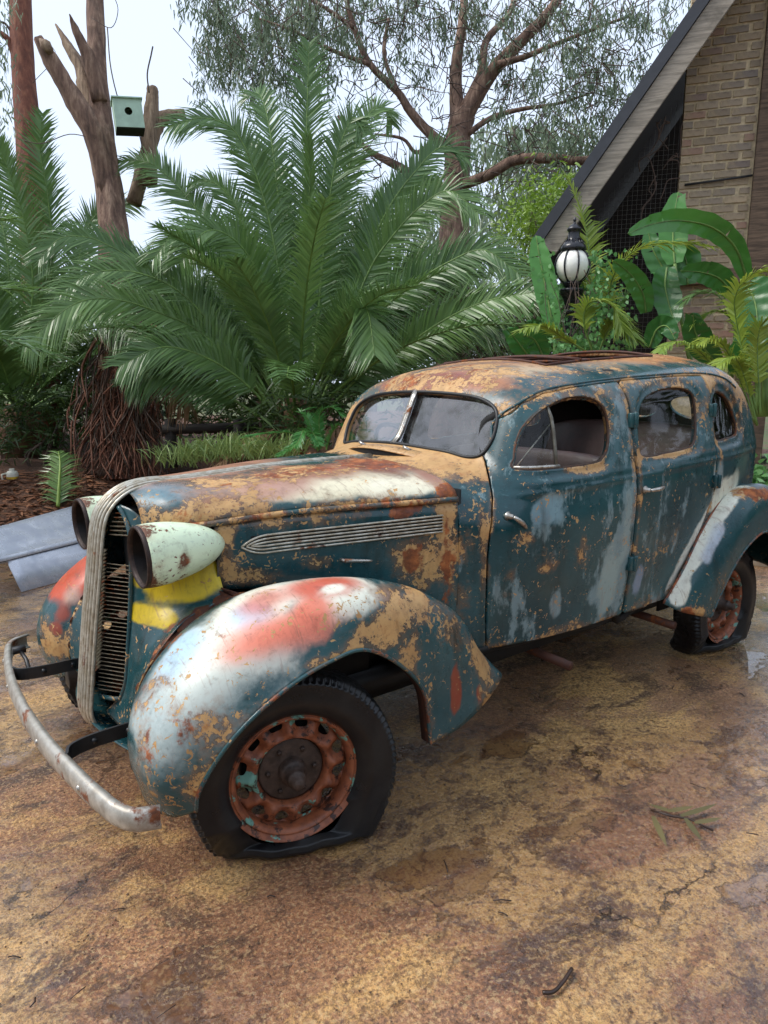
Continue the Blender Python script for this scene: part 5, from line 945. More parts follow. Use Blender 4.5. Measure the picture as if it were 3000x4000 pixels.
for x, y, r in CL:
    d = random.uniform(12, 14.2); c = local([at(x + random.uniform(-10, 10), y, d)], gum)[0]; n = int(1080 * r ** 1.3 * (1.7 if x < 720 and y < 200 else 1.0))
    for _ in range(max(3, n // 34)):
        cc = np.array(c) + np.array([random.gauss(0, r * .55), random.gauss(0, r * .55), random.gauss(0, r * .5)]); gum_leaves(B, cc, (.16, .16, .22), 30, .135, .021)
        tw.add(*tube([cc + np.array([random.gauss(0, .25), random.gauss(0, .25), .35]), cc + np.array([random.gauss(0, .08), random.gauss(0, .08), .1]), cc + np.array([0, 0, -.12])], [.010, .007, .003], 4))
for _ in range(420):
    x, y = random.uniform(740, 1400), random.uniform(-10, 400); d = random.uniform(12.3, 14); p = np.array(local([at(x, y, d)], gum)[0]); q = [p]; v = np.array([random.gauss(0, 1), random.gauss(0, 1), random.gauss(0, .6)])
    for i in range(4): v = v + np.array([random.gauss(0, .5), random.gauss(0, .5), random.gauss(-.1, .4)]); q.append(q[-1] + unit(v) * random.uniform(.12, .26))
    tw.add(*tube(q, [.011, .009, .007, .005, .003], 4))
B.mesh('crown', GUM, gum); tw.obj('twigs', TWIG, gum)['kind'] = 'stuff'
# ================================================================= HOUSE GABLE
hv = lambda x, y: (1050.8 + .375 * x, .375 * y)
_f = np.array(tuple(at(829.5, 1106, 1) - CAM)); fh = unit((_f[0], _f[1], 0)); rh = unit((-fh[1] * -1, fh[0] * -1, 0)); rh = unit(np.cross(fh, (0, 0, 1)))
WA = rad(19); we_ = unit(rh * math.cos(WA) - fh * math.sin(WA)); wn_ = unit(np.cross((0, 0, 1), we_)); wn_ = wn_ if wn_ @ fh < 0 else -wn_
WO = np.array(tuple(at(1560, 400, 7.6)))
def on_wall(v, off=0.):
    d = np.array(tuple(at(v[0], v[1], 1) - CAM)); o = WO + wn_ * off; t = ((o - np.array(tuple(CAM))) @ wn_) / (d @ wn_); p = np.array(tuple(CAM)) + d * t; return (p - WO) @ we_, p[2]
def wpt(a, z, off=0.): p = WO + we_ * a + wn_ * off; return np.array([p[0], p[1], z])
a_l, _ = on_wall(hv(1120, 900)); a_p, _ = on_wall(hv(1545, 900)); base = wpt(a_l, 0); house = empty('brick_house', tuple(base)); tag(house, 'brick house with a steep gable, grey barge board and dark netted eave', 'house')
H = lambda P: [tuple(np.array(p) - base) for p in P]
def brick_material():
    t = NT('handmade_brick'); r = t.n('ShaderNodeObjectInfo').outputs['Random']; n = t.noise(18, 7, .65)
    c = t.ramp(r, [(.0, lin(132, 118, 100)), (.25, lin(156, 138, 114)), (.45, lin(136, 124, 110)), (.6, lin(172, 152, 124)), (.8, lin(122, 112, 104)), (.95, lin(150, 122, 104)), (1, lin(156, 118, 100))]); c = t.mix(t.ss(n, .45, .7, 0, .5), c, lin(66, 54, 46)); c = t.mix(t.ss(t.noise(4, 7, .65), .48, .68, 0, .6), c, lin(190, 168, 132)); c = t.mix(t.ss(t.noise(1.2, 5, .6), .52, .68, 0, .5), c, lin(84, 74, 66))
    return t.fin(c, .9, 0, t.bump(n, .8, .006))
BRICKM = brick_material(); MORTAR = simple('ochre_mortar', lin(186, 168, 136), .95, 0, .2, 30, .6)
def timber_material(name, a, b):
    t = NT(name); n = t.noise(1, 8, .65, t.co((3, 3, 40))); n2 = t.noise(5, 5); c = t.mix(t.ss(n, .35, .65), a, b); c = t.mix(t.ss(n2, .55, .75, 0, .6), c, tuple(x * .4 for x in a)); return t.fin(c, .85, 0, t.bump(n, .6, .008))
BARGE = timber_material('weathered_barge_timber', lin(124, 116, 104), lin(160, 150, 136)); POSTM = timber_material('dark_post_timber', lin(72, 58, 46), lin(112, 92, 74)); EAVE = simple('charcoal_roof_edge', lin(52, 54, 60), .6, 0, .2); SOFF = simple('dark_eave_lining', lin(40, 34, 30), .9, 0, .4)
def wbox(a0, a1, z0, z1, o0, o1): return H([wpt(a, z, o) for a in (a0, a1) for z in (z0, z1) for o in (o0, o1)]), [(0, 1, 3, 2), (4, 6, 7, 5), (0, 4, 5, 1), (2, 3, 7, 6), (0, 2, 6, 4), (1, 5, 7, 3)]
ztop = 6.2; wall = mk('brick_wall', *wbox(a_l, a_p + .02, .0, ztop, -.25, -.012), MORTAR, house, False)
BW, BH, BL = .216, .066, .023
bm_ = MB().box((0, 0, 0), (BW, .03, BH)); ex = unit(we_); R = Matrix((Vector(we_), Vector(wn_), Vector((0, 0, 1)))).transposed()
bv = [R @ Vector(v) for v in bm_.V]; bmesh0 = mk('brick', bv, bm_.F, BRICKM, wall, False).data; bpy.data.objects.remove(bpy.data.objects['brick'])
bv = [R @ Vector((v[0] * .45, v[1], v[2])) for v in bm_.V]; bmesh1 = mk('brick', bv, bm_.F, BRICKM, wall, False).data; bpy.data.objects.remove(bpy.data.objects['brick'])
z = .05; row = 0
while z < 5.6:
    cells = []; a = a_l + (.002 if row % 2 else -BW / 2 - BL / 2)
    while a < a_p:
        x0, x1 = max(a, a_l + .002), min(a + BW, a_p); a += BW + BL
        if x1 - x0 > .03: cells.append(((x0 + x1) / 2, (x1 - x0) / BW))
    for ac, fr_ in cells:
        if z > 1.4:
            o = bpy.data.objects.new('brick', bmesh0 if fr_ > .7 else bmesh1); COL.objects.link(o); o.parent = wall; p = wpt(ac, z + random.uniform(-.005, .005), -.014 + random.uniform(-.003, .006)) - base; o.location = tuple(p); o.rotation_euler = (0, 0, random.uniform(-.012, .012)); o.scale = (1, 1, random.uniform(.9, 1.05))
    z += BH + BL; row += 1
a_e, _ = on_wall(hv(1640, 900), .05); bevel(mk('corner_post', *wbox(a_p, a_p + .34, .0, ztop, -.2, .06), POSTM, house, False), .01)
_, zb1 = on_wall(hv(1350, 1590)); bevel(mk('sill_beam', *wbox(a_l - .1, a_p + .5, zb1 - .09, zb1 + .07, .002, .10), POSTM, house, False), .01)
# the steep roof: barge board in a plane ahead of the wall
OFF = .55; A0 = on_wall(hv(370, 1415), OFF); A1 = on_wall(hv(1360, 0), OFF); sl = unit((A1[0] - A0[0], A1[1] - A0[1], 0))[:2]; nr = np.array([-sl[1], sl[0]])
e0 = np.array(A0) - sl * .05; e1 = np.array(A0) + sl * 7.5
def slab(name, t0, t1, o0, o1, mat):      # t: across the slope
    P = [];
    for e in (e0, e1):
        for t in (t0, t1):
            for o in (o0, o1): q = e + nr * t; P.append(wpt(q[0], q[1], o))
    return mk(name, H(P), [(0, 1, 3, 2), (4, 6, 7, 5), (0, 4, 5, 1), (2, 3, 7, 6), (0, 2, 6, 4), (1, 5, 7, 3)], mat, house, False)
bw = .5 * abs((np.array(on_wall(hv(1430, 0), OFF)) - np.array(on_wall(hv(1290, 0), OFF))) @ nr); bevel(slab('barge_board', -bw, bw, OFF - .04, OFF, BARGE), .006)
slab('roof_edge', bw + .003, bw + .115, OFF - 5, OFF + .03, EAVE); slab('eave_lining', bw - .06, bw - .004, OFF - 5, OFF - .045, SOFF)
# dark wall behind the netting, the void's shade put into its colour
LW = []
for o_ in (-1.6, -1.5): LW += [wpt(a_l + .6, 0, o_), wpt(a_l + .6, min(ztop, e0[1] + sl[1] * (a_l + .6 - e0[0]) / sl[0]), o_), wpt(e0[0] + .1, e0[1], o_), wpt(e0[0] + .1, 0, o_)]
mk('loft_shade_wall', H(LW), [(3, 2, 1, 0), (4, 5, 6, 7), (0, 1, 5, 4), (1, 2, 6, 5), (2, 3, 7, 6), (3, 0, 4, 7)], SOFF, house, False)
NET = simple('galvanised_netting', lin(120, 118, 112), .5, .5, .2)
bx0 = on_wall(hv(700, 1300), -.02)[0]
def eave_z(a, o=0.): q = (a - e0[0]) / sl[0]; return e0[1] + sl[1] * q - bw * 1.9
nb = 0
for a in np.arange(bx0 - .5, a_l - .02, .05):
    zt = min(eave_z(a), 5)
    if zt > 1.2: mk('netting_wire', H(tube([wpt(a, .9, -.03), wpt(a, zt, -.03)], .0014, 3)[0]), tube([wpt(a, .9, -.03), wpt(a, zt, -.03)], .0014, 3)[1], NET, house)
for zz_ in np.arange(1.2, 4.2, .05):
    a0 = max(bx0 - .5, e0[0] + (zz_ + bw * 1.9 - e0[1]) / sl[1] * sl[0])
    if a0 < a_l - .1: V, F = tube([wpt(a0, zz_, -.03), wpt(a_l - .02, zz_, -.03)], .0012, 3); mk('netting_wire', H(V), F, NET, house)
mk('pipe', H(tube([wpt(*on_wall(hv(1140, 1070)), .03), wpt(*on_wall(hv(1530, 1015)), .03)], .012, 6)[0]), tube([(0, 0, 0), (1, 0, 0)], .012, 6)[1], BLACKM, house)
# dry creeper on the netting
for k in range(9):
    x0 = random.uniform(960, 1140); y0 = random.uniform(600, 1100); P = [(x0, y0)]
    for i in range(5): P.append((P[-1][0] + random.uniform(-60, 35), P[-1][1] + random.uniform(-10, 90)))
    Q = cr([wpt(*on_wall(hv(*p), .04), .04) for p in P], 4); mk('creeper_stem', H(tube(Q, .006, 4)[0]), tube(Q, .006, 4)[1], TWIG, house)
# ================================================================= LAMP POST
lp = at(1237, 575, 7.0); gz = .0; lamp = empty('lamp_post', (lp.x, lp.y, gz)); tag(lamp, 'black cast iron lamp post with a ribbed white globe in the ivy', 'street lamp'); zl = lp.z
LBLK = simple('black_lamp_enamel', (.012, .012, .016), .28, 0, .3, 20, .1); k = 7.0 / 1503.
t = NT('opal_globe'); OPAL = t.fin(lin(238, 236, 226), .25, 0, None, Subsurface_Weight=.3, Subsurface_Radius=(.05, .05, .05))
rg = 37 * k; prof = [(rg * math.sin(a) * (1 + .04 * math.cos(a)), -rg * math.cos(a) * 1.0) for a in np.linspace(.45, 2.75, 20)]
V, F = lathe(prof, 32, 'z'); mk('globe', V + np.array([0, 0, zl]), F, OPAL, lamp)
for q in range(8):
    a = q * math.pi / 4 + .2; P = [((rg * math.sin(b) + .006) * math.cos(a), (rg * math.sin(b) + .006) * math.sin(a), zl - rg * math.cos(b)) for b in np.linspace(.42, 2.75, 14)]; mk('globe_rib', *tube(P, .0095, 6), LBLK, lamp)
px = lambda y: zl + (575 - y) * k * 1.02
cap = [(.115, px(545)), (.125, px(541)), (.118, px(534)), (.085, px(527)), (.062, px(521)), (.056, px(508)), (.066, px(504)), (.07, px(500)), (.045, px(494)), (.016, px(490)), (.012, px(486)), (.017, px(483)), (.01, px(479)), (0, px(476))]
mk('lamp_cap', *lathe(cr(cap, 3), 28, 'z'), LBLK, lamp)
for q in range(14):
    a = q / 14 * 2 * math.pi; mk('cap_stud', *tube([(.126 * math.cos(a), .126 * math.sin(a), px(543)), (.1 * math.cos(a), .1 * math.sin(a), px(531)), (.066 * math.cos(a), .066 * math.sin(a), px(521))], .007, 5), LBLK, lamp)
mk('lamp_collar', *lathe(cr([(.07, px(606)), (.1, px(610)), (.075, px(616)), (.06, px(620)), (.12, px(622)), (.115, px(630)), (.085, px(640)), (.06, px(655)), (.055, px(665)), (.075, px(668)), (.06, px(674))], 3), 24, 'z'), LBLK, lamp)
ra = np.arange(48) / 48 * 2 * math.pi; rr_ = .055 + .006 * np.cos(ra * 12); zs = [px(672), 1.2, .5]; mk('post', [(r * math.cos(a), r * math.sin(a), z) for z in zs for a, r in zip(ra, rr_)], [(i * 48 + j, i * 48 + (j + 1) % 48, (i + 1) * 48 + (j + 1) % 48, (i + 1) * 48 + j)[::-1] for i in range(2) for j in range(48)], LBLK, lamp)
mk('post_base', *lathe([(.06, .52), (.09, .5), (.1, .42), (.12, .3), (.15, .12), (.17, .1), (.17, 0)], 24, 'z'), LBLK, lamp)
# ================================================================= BROAD LEAVES, IVY, UNDERGROWTH
def broad_leaf(P, wid, par, mat=STREL, face=None, splits=3, tint=.5, name='leaf'):
    C = cr(np.array([tuple(p) for p in P]), 12); n = len(C); T = np.gradient(C, axis=0); T /= np.linalg.norm(T, axis=1)[:, None]; V = []; s = np.linspace(0, 1, n); tv = []
    fc = unit(np.array(tuple(CAM)) - np.array(tuple(par.location)) - C.mean(0)) if face is None else unit(face); cols = [-1, -.66, -.33, 0, .33, .66, 1]
    for i in range(n):
        sd = unit(np.cross(T[i], fc)); nr_ = unit(np.cross(sd, T[i])); w = wid * (math.sin(math.pi * min(1, .10 + .88 * s[i])) ** .55) * (1 if i < n - 1 else .05)
        for c in cols: wv = 1 + .03 * math.sin(i * .9 + c * 3); V.append(C[i] + sd * c * w * wv + nr_ * (.20 * w * abs(c) + .006 * math.sin(i * 1.1 + c * 4)))
    m = len(cols); F = []; cut = {random.randrange(n // 4, n - 2): random.choice([-1, 1]) for _ in range(splits)}
    for i in range(n - 1):
        for j in range(m - 1):
            if i in cut and min(cols[j] * cut[i], cols[j + 1] * cut[i]) >= .3 - .4 * (i % 2): continue      # a tear to the midrib
            F.append((i * m + j, (i + 1) * m + j, (i + 1) * m + j + 1, i * m + j + 1))
    V = np.array(V)
    for i, g in cut.items():        # torn margins
        for j in range(m):
            if cols[j] * g > .3: V[i * m + j] += T[i] * .05 * abs(cols[j])
    o = mk(name, V, F, mat, par, True); a = o.data.attributes.new('tint', 'FLOAT', 'POINT'); a.data.foreach_set('value', np.full(len(V), tint, np.float32))
    mk('midrib', *tube(C + fc * .004, np.linspace(.012, .003, n), 5), STALK, o); return o
def plant_from(name, label, cat, foot, group=None): e = empty(name, tuple(foot)); tag(e, label, cat, group); return e
sf = at(1195, 770, 6.9); st1 = plant_from('strelitzia', 'single tall upright paddle leaf plant left of the lamp post', 'plant', (sf.x, sf.y, 0))
broad_leaf(local(trace([hv(390, 1910), hv(350, 1700), hv(310, 1500), hv(285, 1355)], 6.9, 7.0), st1), .115, st1, tint=.7); mk('leaf_stalk', *tube(local([(sf.x, sf.y, 0), at(*hv(395, 2050), 6.9), at(*hv(388, 1900), 6.9)], st1), [.03, .02, .014], 6), STALK, st1)
for q, d in [([(250, 2060), (190, 1980), (120, 1890)], 6.7), ([(330, 2060), (280, 1960), (215, 1930)], 6.5), ([(300, 2040), (320, 1940), (230, 1850)], 7.1)]: broad_leaf(local(trace([hv(*p) for p in q], d, d - .1), st1), .10, st1, tint=.3)
sg = at(*hv(1330, 2100), 6.6); st2 = plant_from('strelitzia', 'clump of big torn paddle leaves in front of the brick wall', 'plant', (sg.x, sg.y, 0))
SL = [([(1085,1520),(1075,1400),(1080,1250),(1105,1105)], 7.0, 7.1, .14, .65), ([(1500,1600),(1430,1420),(1300,1310),(1120,1270),(960,1290),(815,1345)], 6.5, 6.0, .105, .95), ([(1420,1700),(1350,1610),(1250,1570),(1120,1560)], 6.6, 6.4, .11, .3), ([(1040,1540),(1030,1650),(1060,1780),(1090,1870)], 6.8, 6.6, .13, .15), ([(1490,1640),(1540,1720),(1560,1850),(1540,2010)], 6.2, 6.0, .20, .1), ([(920,1800),(900,1690),(830,1580),(730,1500)], 6.8, 6.6, .10, .75), ([(1000,1640),(1020,1560),(960,1440),(930,1330)], 7.1, 7.2, .12, .5), ([(1160,1640),(1150,1500),(1100,1400)], 7.1, 7.1, .14, .35), ([(1330,2100),(1250,2000),(1200,1900),(1190,1800)], 6.4, 6.2, .12, .2), ([(1450,2150),(1480,2050),(1560,1960),(1640,1930)], 6.1, 6.0, .14, .25), ([(940,2000),(980,1900),(1040,1880),(1090,1960)], 6.7, 6.5, .10, .2)]
for q, d0, d1, w, ti in SL: broad_leaf(local(trace([hv(*p) for p in q], d0, d1), st2), w, st2, tint=ti)
for q, d in [([(1500, 1600), (1530, 1800), (1500, 2200)], 6.4), ([(1610, 1700), (1570, 2000), (1560, 2400)], 6.3), ([(1640, 1500), (1610, 1900), (1600, 2400)], 6.2), ([(1085, 1520), (1120, 1800), (1200, 2200)], 6.9), ([(1420, 1700), (1440, 1900), (1400, 2200)], 6.5), ([(1660, 1600), (1640, 2000), (1640, 2400)], 6.1)]: mk('leaf_stalk', *tube(cr(local(trace([hv(*p) for p in q], d, d), st2), 4), np.linspace(.016, .028, 9), 6), STALK, st2)
# slender palms by the lamp and wall
pf = at(*hv(640, 2000), 6.9); pa = plant_from('feather_palm', 'slender feather palm rising behind the lamp post', 'palm tree', (pf.x, pf.y, 0))
for q, d0, d1, lf, ma in [([(630, 2000), (610, 1700), (575, 1330), (515, 1130), (440, 985)], 7.2, 7.3, .34, PALMY), ([(640, 2000), (700, 1700), (760, 1540), (900, 1420), (1150, 1400), (1300, 1420)], 7.0, 6.3, .26, PALMY), ([(620, 2050), (560, 1850), (600, 1740), (720, 1760), (790, 1900)], 6.6, 6.2, .26, PALMY), ([(640, 2050), (700, 1900), (760, 1860), (850, 1950)], 6.6, 6.3, .24, PALMY), ([(620, 2050), (450, 1950), (330, 1880), (200, 1900)], 6.5, 6.1, .22, PALMY), ([(640, 2050), (800, 1700), (900, 1650), (990, 1700)], 7.1, 6.9, .24, PALM)]:
    frond(local(trace([hv(*p) for p in q], d0, d1), pa), lf, 46, pa, ma, w=.022, start=.25, r0=.011, vee=.3, droop=.35)
pg = at(*hv(1600, 2100), 5.9); pa2 = plant_from('feather_palm', 'yellow green feather palm at the right edge above the car roof', 'palm tree', (pg.x, pg.y, 0))
for q, d0, d1, lf in [([(1560, 2400), (1440, 1850), (1440, 1690), (1520, 1590), (1640, 1530)], 5.9, 5.4, .24), ([(1560, 2400), (1400, 1800), (1250, 1680), (1120, 1750)], 6.2, 6.2, .26), ([(1560, 2450), (1300, 2100), (1150, 1975), (1040, 1985), (990, 2030)], 6.0, 5.6, .16), ([(1560, 2450), (1400, 2050), (1300, 1950), (1210, 1980)], 6.1, 5.9, .22), ([(1560, 2450), (1480, 2150), (1420, 2060), (1330, 2100)], 5.9, 5.7, .22), ([(1580, 2400), (1560, 2000), (1600, 1850), (1700, 1850)], 5.8, 5.6, .24), ([(1560, 2450), (1430, 1900), (1330, 1790), (1180, 1850)], 6.3, 6.3, .24)]:
    frond(local(trace([hv(*p) for p in q], d0, d1), pa2), lf, 44, pa2, PALMY if lf != .26 else PALM, w=.02, start=.3, r0=.011, vee=.25, droop=.4)
# ivy
iv = plant_from('ivy', 'ivy scrambling round the lamp post and over the shrubs beside it', 'plant', (lp.x + .1, lp.y + .1, 0)); B = Blades()
for k_ in range(1900):
    u = random.random(); x = random.gauss(540, 105) if u < .75 else random.uniform(380, 860); y = random.uniform(1560, 2060) if random.random() < .85 else random.uniform(1440, 1600); d = 6.75 + random.uniform(-.12, .35)
    if 400 < x < 590 and y < 1930: d = random.uniform(7.02, 7.3)
    p = np.array(local([at(*hv(x, y), d)], iv)[0])
    if 380 < x < 620 and y < 1640 and random.random() < .93: continue
    dv = unit((random.gauss(0, 1), random.gauss(0, 1), random.gauss(-.3, .6))); B.add(p, dv, unit(np.cross(dv, np.array(tuple(CAM - lp)) + np.array([random.gauss(0, 1), random.gauss(0, 1), random.gauss(0, 1)]))), random.uniform(.03, .06), random.uniform(.022, .042), .2, random.random(), 3)
B.mesh('foliage', VINE, iv)
for k_ in range(16):
    x = random.uniform(420, 700); P = [(x, 2080)]
    for i in range(4): P.append((P[-1][0] + random.uniform(-50, 60), P[-1][1] - random.uniform(70, 160)))
    mk('stem', *tube(cr(local([at(*hv(*p), 6.8) for p in P], iv), 4), .004, 4), TWIG, iv)
def shrub(name, label, cat, spots, mat, n, L, w, foot, group=None, stems=8, gx=1.):
    e = plant_from(name, label, cat, foot, group); B = Blades()
    for (x, y, d, r) in spots:
        c = np.array(local([at(x, y, d)], e)[0])
        for _ in range(int(n * r * r)):
            a = np.array([random.gauss(0, r * .5) for _ in range(3)]); dv = unit((random.gauss(0, 1), random.gauss(0, 1), random.gauss(0, .7))); B.add(c + a, dv, unit(np.cross(dv, (random.gauss(0, 1), random.gauss(0, 1), random.gauss(0, 1)))), L * random.uniform(.6, 1.3), w * random.uniform(.7, 1.3), .2, random.random(), 2)
    B.mesh('foliage', mat, e)
    for q in range(stems):
        x, y, d, r = random.choice(spots); c = np.array(local([at(x, y, d)], e)[0]); mk('stem', *tube(cr([(c[0] * .3, c[1] * .3, 0), c * .6 + np.array([random.gauss(0, .1), random.gauss(0, .1), 0]), c], 4), .012, 5), TWIG, e)
    return e
yb_ = at(1160, 600, 9.5); shrub('bright_shrub', 'yellow green feathery shrub beside the foot of the barge board', 'shrub', [(1150, 450, 9.5, .45), (1190, 420, 9.6, .35), (1120, 500, 9.4, .4), (1180, 480, 9.5, .4), (1220, 400, 9.7, .25), (1140, 560, 9.5, .4)], BRIGHT, 2600, .09, .022, (yb_.x, yb_.y, 0))
rb_ = at(1645, 1060, 6.6); shrub('leafy_shrub', 'fresh green leafy plant low behind the rear wing', 'shrub', [(1645, 1040, 6.6, .22), (1660, 1075, 6.5, .22), (1640, 1090, 6.7, .2), (1632, 1180, 6.4, .12), (1625, 1215, 6.2, .1)], VINE, 3400, .09, .045, (rb_.x, rb_.y, .05), None, 6)
lf_ = at(60, 980, 8.6); shrub('dark_shrub', 'dark leafy shrub under the left palm', 'shrub', [(20, 900, 8.8, .35), (80, 880, 8.9, .4), (140, 900, 8.9, .35), (180, 850, 9.2, .3), (10, 960, 8.5, .2), (330, 880, 9.3, .3), (100, 950, 8.8, .22)], UNDER, 2000, .16, .018, (lf_.x, lf_.y, .4), None, 8)
lf2 = at(640, 960, 8.0); shrub('dark_shrub', 'dark strappy undergrowth round the foot of the large palm', 'shrub', [(600, 890, 8.1, .3), (660, 880, 8.1, .3), (720, 860, 8.2, .3), (560, 910, 8.4, .25), (500, 900, 9.2, .3), (430, 905, 9.3, .3), (640, 930, 7.9, .22), (780, 830, 8.3, .3)], UNDER, 1500, .22, .02, (lf2.x, lf2.y, .2), None, 8)
# tangled dry shrub right of the palm
db = at(1060, 760, 8.6); e = plant_from('dry_shrub', 'tangle of bare twigs and small leaves between the palm and the lamp post', 'shrub', (db.x, db.y, .1)); tw = MB(); B = Blades()
for k_ in range(330):
    p = np.array(local([at(random.gauss(1040, 70), random.uniform(640, 800), random.uniform(8.2, 9.2))], e)[0]); q = [p]; v = np.array([random.gauss(0, 1), random.gauss(0, 1), random.gauss(.2, .7)])
    for i in range(4): v = v + np.array([random.gauss(0, .6), random.gauss(0, .6), random.gauss(-.2, .5)]); q.append(q[-1] + unit(v) * random.uniform(.06, .16))
    tw.add(*tube(q, [.006, .005, .004, .003, .002], 3))
    for i in range(6): dv = unit((random.gauss(0, 1), random.gauss(0, 1), random.gauss(0, 1))); B.add(q[-1] + np.array([random.gauss(0, .07) for _ in range(3)]), dv, unit(np.cross(dv, (.3, .5, 1))), .05, .018, 0, random.random(), 2)
tw.obj('twigs', TWIG, e)['kind'] = 'stuff'; B.mesh('foliage', UNDER, e)
# dark undergrowth closing the view behind the palms: one mass
B = Blades(); og = at(500, 900, 11.5)
for k_ in range(30000):
    x = random.uniform(-700, 1330); d = random.uniform(9.9, 13); top = 655 + 60 * math.sin(x * .013) + 40 * math.sin(x * .037) - (40 if x > 900 else 0); y = top + abs(random.gauss(0, 1)) * 130
    if y > 1010: continue
    p = np.array(tuple(at(x, y, d))); dv = unit((random.gauss(0, 1), random.gauss(0, 1), random.gauss(.2, .7))); B.add(p, dv, unit(np.cross(dv, (random.gauss(0, 1), random.gauss(0, 1), random.gauss(0, 1)))), random.uniform(.10, .30), random.uniform(.02, .06), .3, random.random() * .7, 2)
o = B.mesh('undergrowth', UNDER); tag(o, 'dark green undergrowth filling the space behind the palms', 'undergrowth', None, 'stuff')
# distant trees
for j, (x, y, d, lab) in enumerate([(1150, 330, 24, 'hazy distant gum tree showing left of the barge board'), (800, 480, 26, 'hazy distant gum tree behind the right palm fronds'), (560, 560, 25, 'hazy distant gum tree behind the palm crown'), (1000, 520, 22, 'hazy distant gum tree behind the gum trunk'), (330, 640, 24, 'hazy distant gum tree between the two palms'), (60, 640, 25, 'hazy distant gum tree behind the left palm')]):
    f_ = at(x, 900, d); e = plant_from('distant_tree', lab, 'tree', (f_.x, f_.y, 0), 'distant gum trees'); B = Blades()
    for _ in range(34 if j else 60):
        c = np.array(local([at(x + random.gauss(0, 75), y + abs(random.gauss(0, 120)) - 40, d + random.uniform(-2, 2))], e)[0]); gum_leaves(B, c, (.9, .9, .8), 60, .34, .07)
    B.mesh('crown', GUM, e); mk('trunk', *tube(local([at(x, 900, d), at(x + 6, 650, d), at(x - 4, y, d)], e), [.25, .2, .08], 8), GUMBARK, e)

# unseen tree belt added behind the viewpoint: darkens reflections, cuts low sky light
B = Blades()
for k_ in range(7000):
    a_ = rad(YAW) + math.pi + random.uniform(-2.1, 2.5); az_ = math.degrees(math.atan2(math.sin(a_), math.cos(a_)))
    if -95 < az_ < -15: continue
    r_ = random.uniform(12.5, 16); h_ = abs(random.gauss(0, 1)) * (2.6 + 1.3 * math.sin(a_ * 7)); p = np.array([-.5 + r_ * math.cos(a_), 1 + r_ * math.sin(a_), h_]); dv = unit((random.gauss(0, 1), random.gauss(0, 1), random.gauss(0, .7))); B.add(p, dv, unit(np.cross(dv, (random.gauss(0, 1), random.gauss(0, 1), random.gauss(0, 1)))), random.uniform(.5, 1.0), random.uniform(.25, .5), .3, random.random(), 2)
tag(B.mesh('tree_belt', UNDER), 'unseen belt of trees added behind the viewpoint to darken reflections', 'trees', None, 'stuff')
# ================================================================= SMALL THINGS
ALU = metal_mat('dull_aluminium', lin(206, 208, 214), lin(180, 184, 194), .0, .26, .35, 3)
pn = empty('loose_bonnet_panel', (.0, -3.4, 0)); tag(pn, 'folded silver grey bonnet panel lying on the ground behind the car nose', 'car panel')
def pv(P): return np.array(P) - np.array([0, -3.4, 0])
L0 = [(.50,-2.90,.0),(.45,-3.02,.20),(.44,-3.05,.225),(.43,-3.10,.25),(.42,-3.15,.235),(.41,-3.17,.23),(.38,-3.27,.32),(.35,-3.37,.40),(.33,-3.44,.425),(.31,-3.52,.40)]
L1 = [(.105,-3.075,.0),(.155,-3.20,.19),(.15,-3.23,.215),(.145,-3.27,.235),(.14,-3.30,.22),(.135,-3.32,.215),(.11,-3.44,.31),(.09,-3.56,.40),(.07,-3.63,.425),(.05,-3.71,.40)]
L2 = [(-.72,-3.42,.0),(-.50,-3.52,.19),(-.50,-3.56,.215),(-.505,-3.61,.235),(-.51,-3.65,.22),(-.515,-3.67,.215),(-.54,-3.85,.33),(-.57,-4.05,.42),(-.59,-4.16,.44),(-.60,-4.26,.40)]
up_ = [np.array(L0) * (1 - t) + np.array(L1) * t for t in (0, .5)]; rt_ = [np.array(L1) * (1 - t) + np.array(L2) * t for t in np.linspace(0, 1, 9)]
lo = np.stack(rt_, 0)[:, :4]; solid(mk('lower_face', pv(lo.reshape(-1, 3)), grid_faces(9, 4), ALU, pn), .004, 0)
A = np.stack(up_ + rt_, 0); hi = A[:, 3:]; solid(mk('upper_face', pv(hi.reshape(-1, 3)), grid_faces(11, 7), ALU, pn), .004, 0)
for j in (2, 5): mk('panel_seam', *tube(pv(A[:, j] + np.array([0, .004, .006])), .0035, 5), BLACKM, pn)
mk('panel_tube', *tube(pv(A[:, 3] + np.array([.0, .012, -.005])), .03, 10), ALU, pn); mk('tube_end', *tube(pv([A[-1, 3] + np.array([0, .012, -.005]), A[-1, 3] + np.array([-.06, -.02, 0])]), [.022, .024], 10), RUSTM, pn)
# low timber rail behind the palms
rl = at(430, 960, 8.0); rail = empty('timber_rail', (rl.x, rl.y, float(ground_h(rl.x, rl.y)))); tag(rail, 'dark low timber rail on short posts behind the grass', 'fence')
DT = timber_material('black_old_timber', lin(30, 26, 24), lin(50, 44, 40))
mk('rail', *(lambda P: tube(P, .06, 4))(local([at(350, 928, 8.3), at(560, 922, 8.6)], rail)), DT, rail)
for x in (372, 520): mk('post', *tube(local([at(x, 1010, 8.35), at(x - 5, 905, 8.35)], rail), .065, 4), DT, rail)
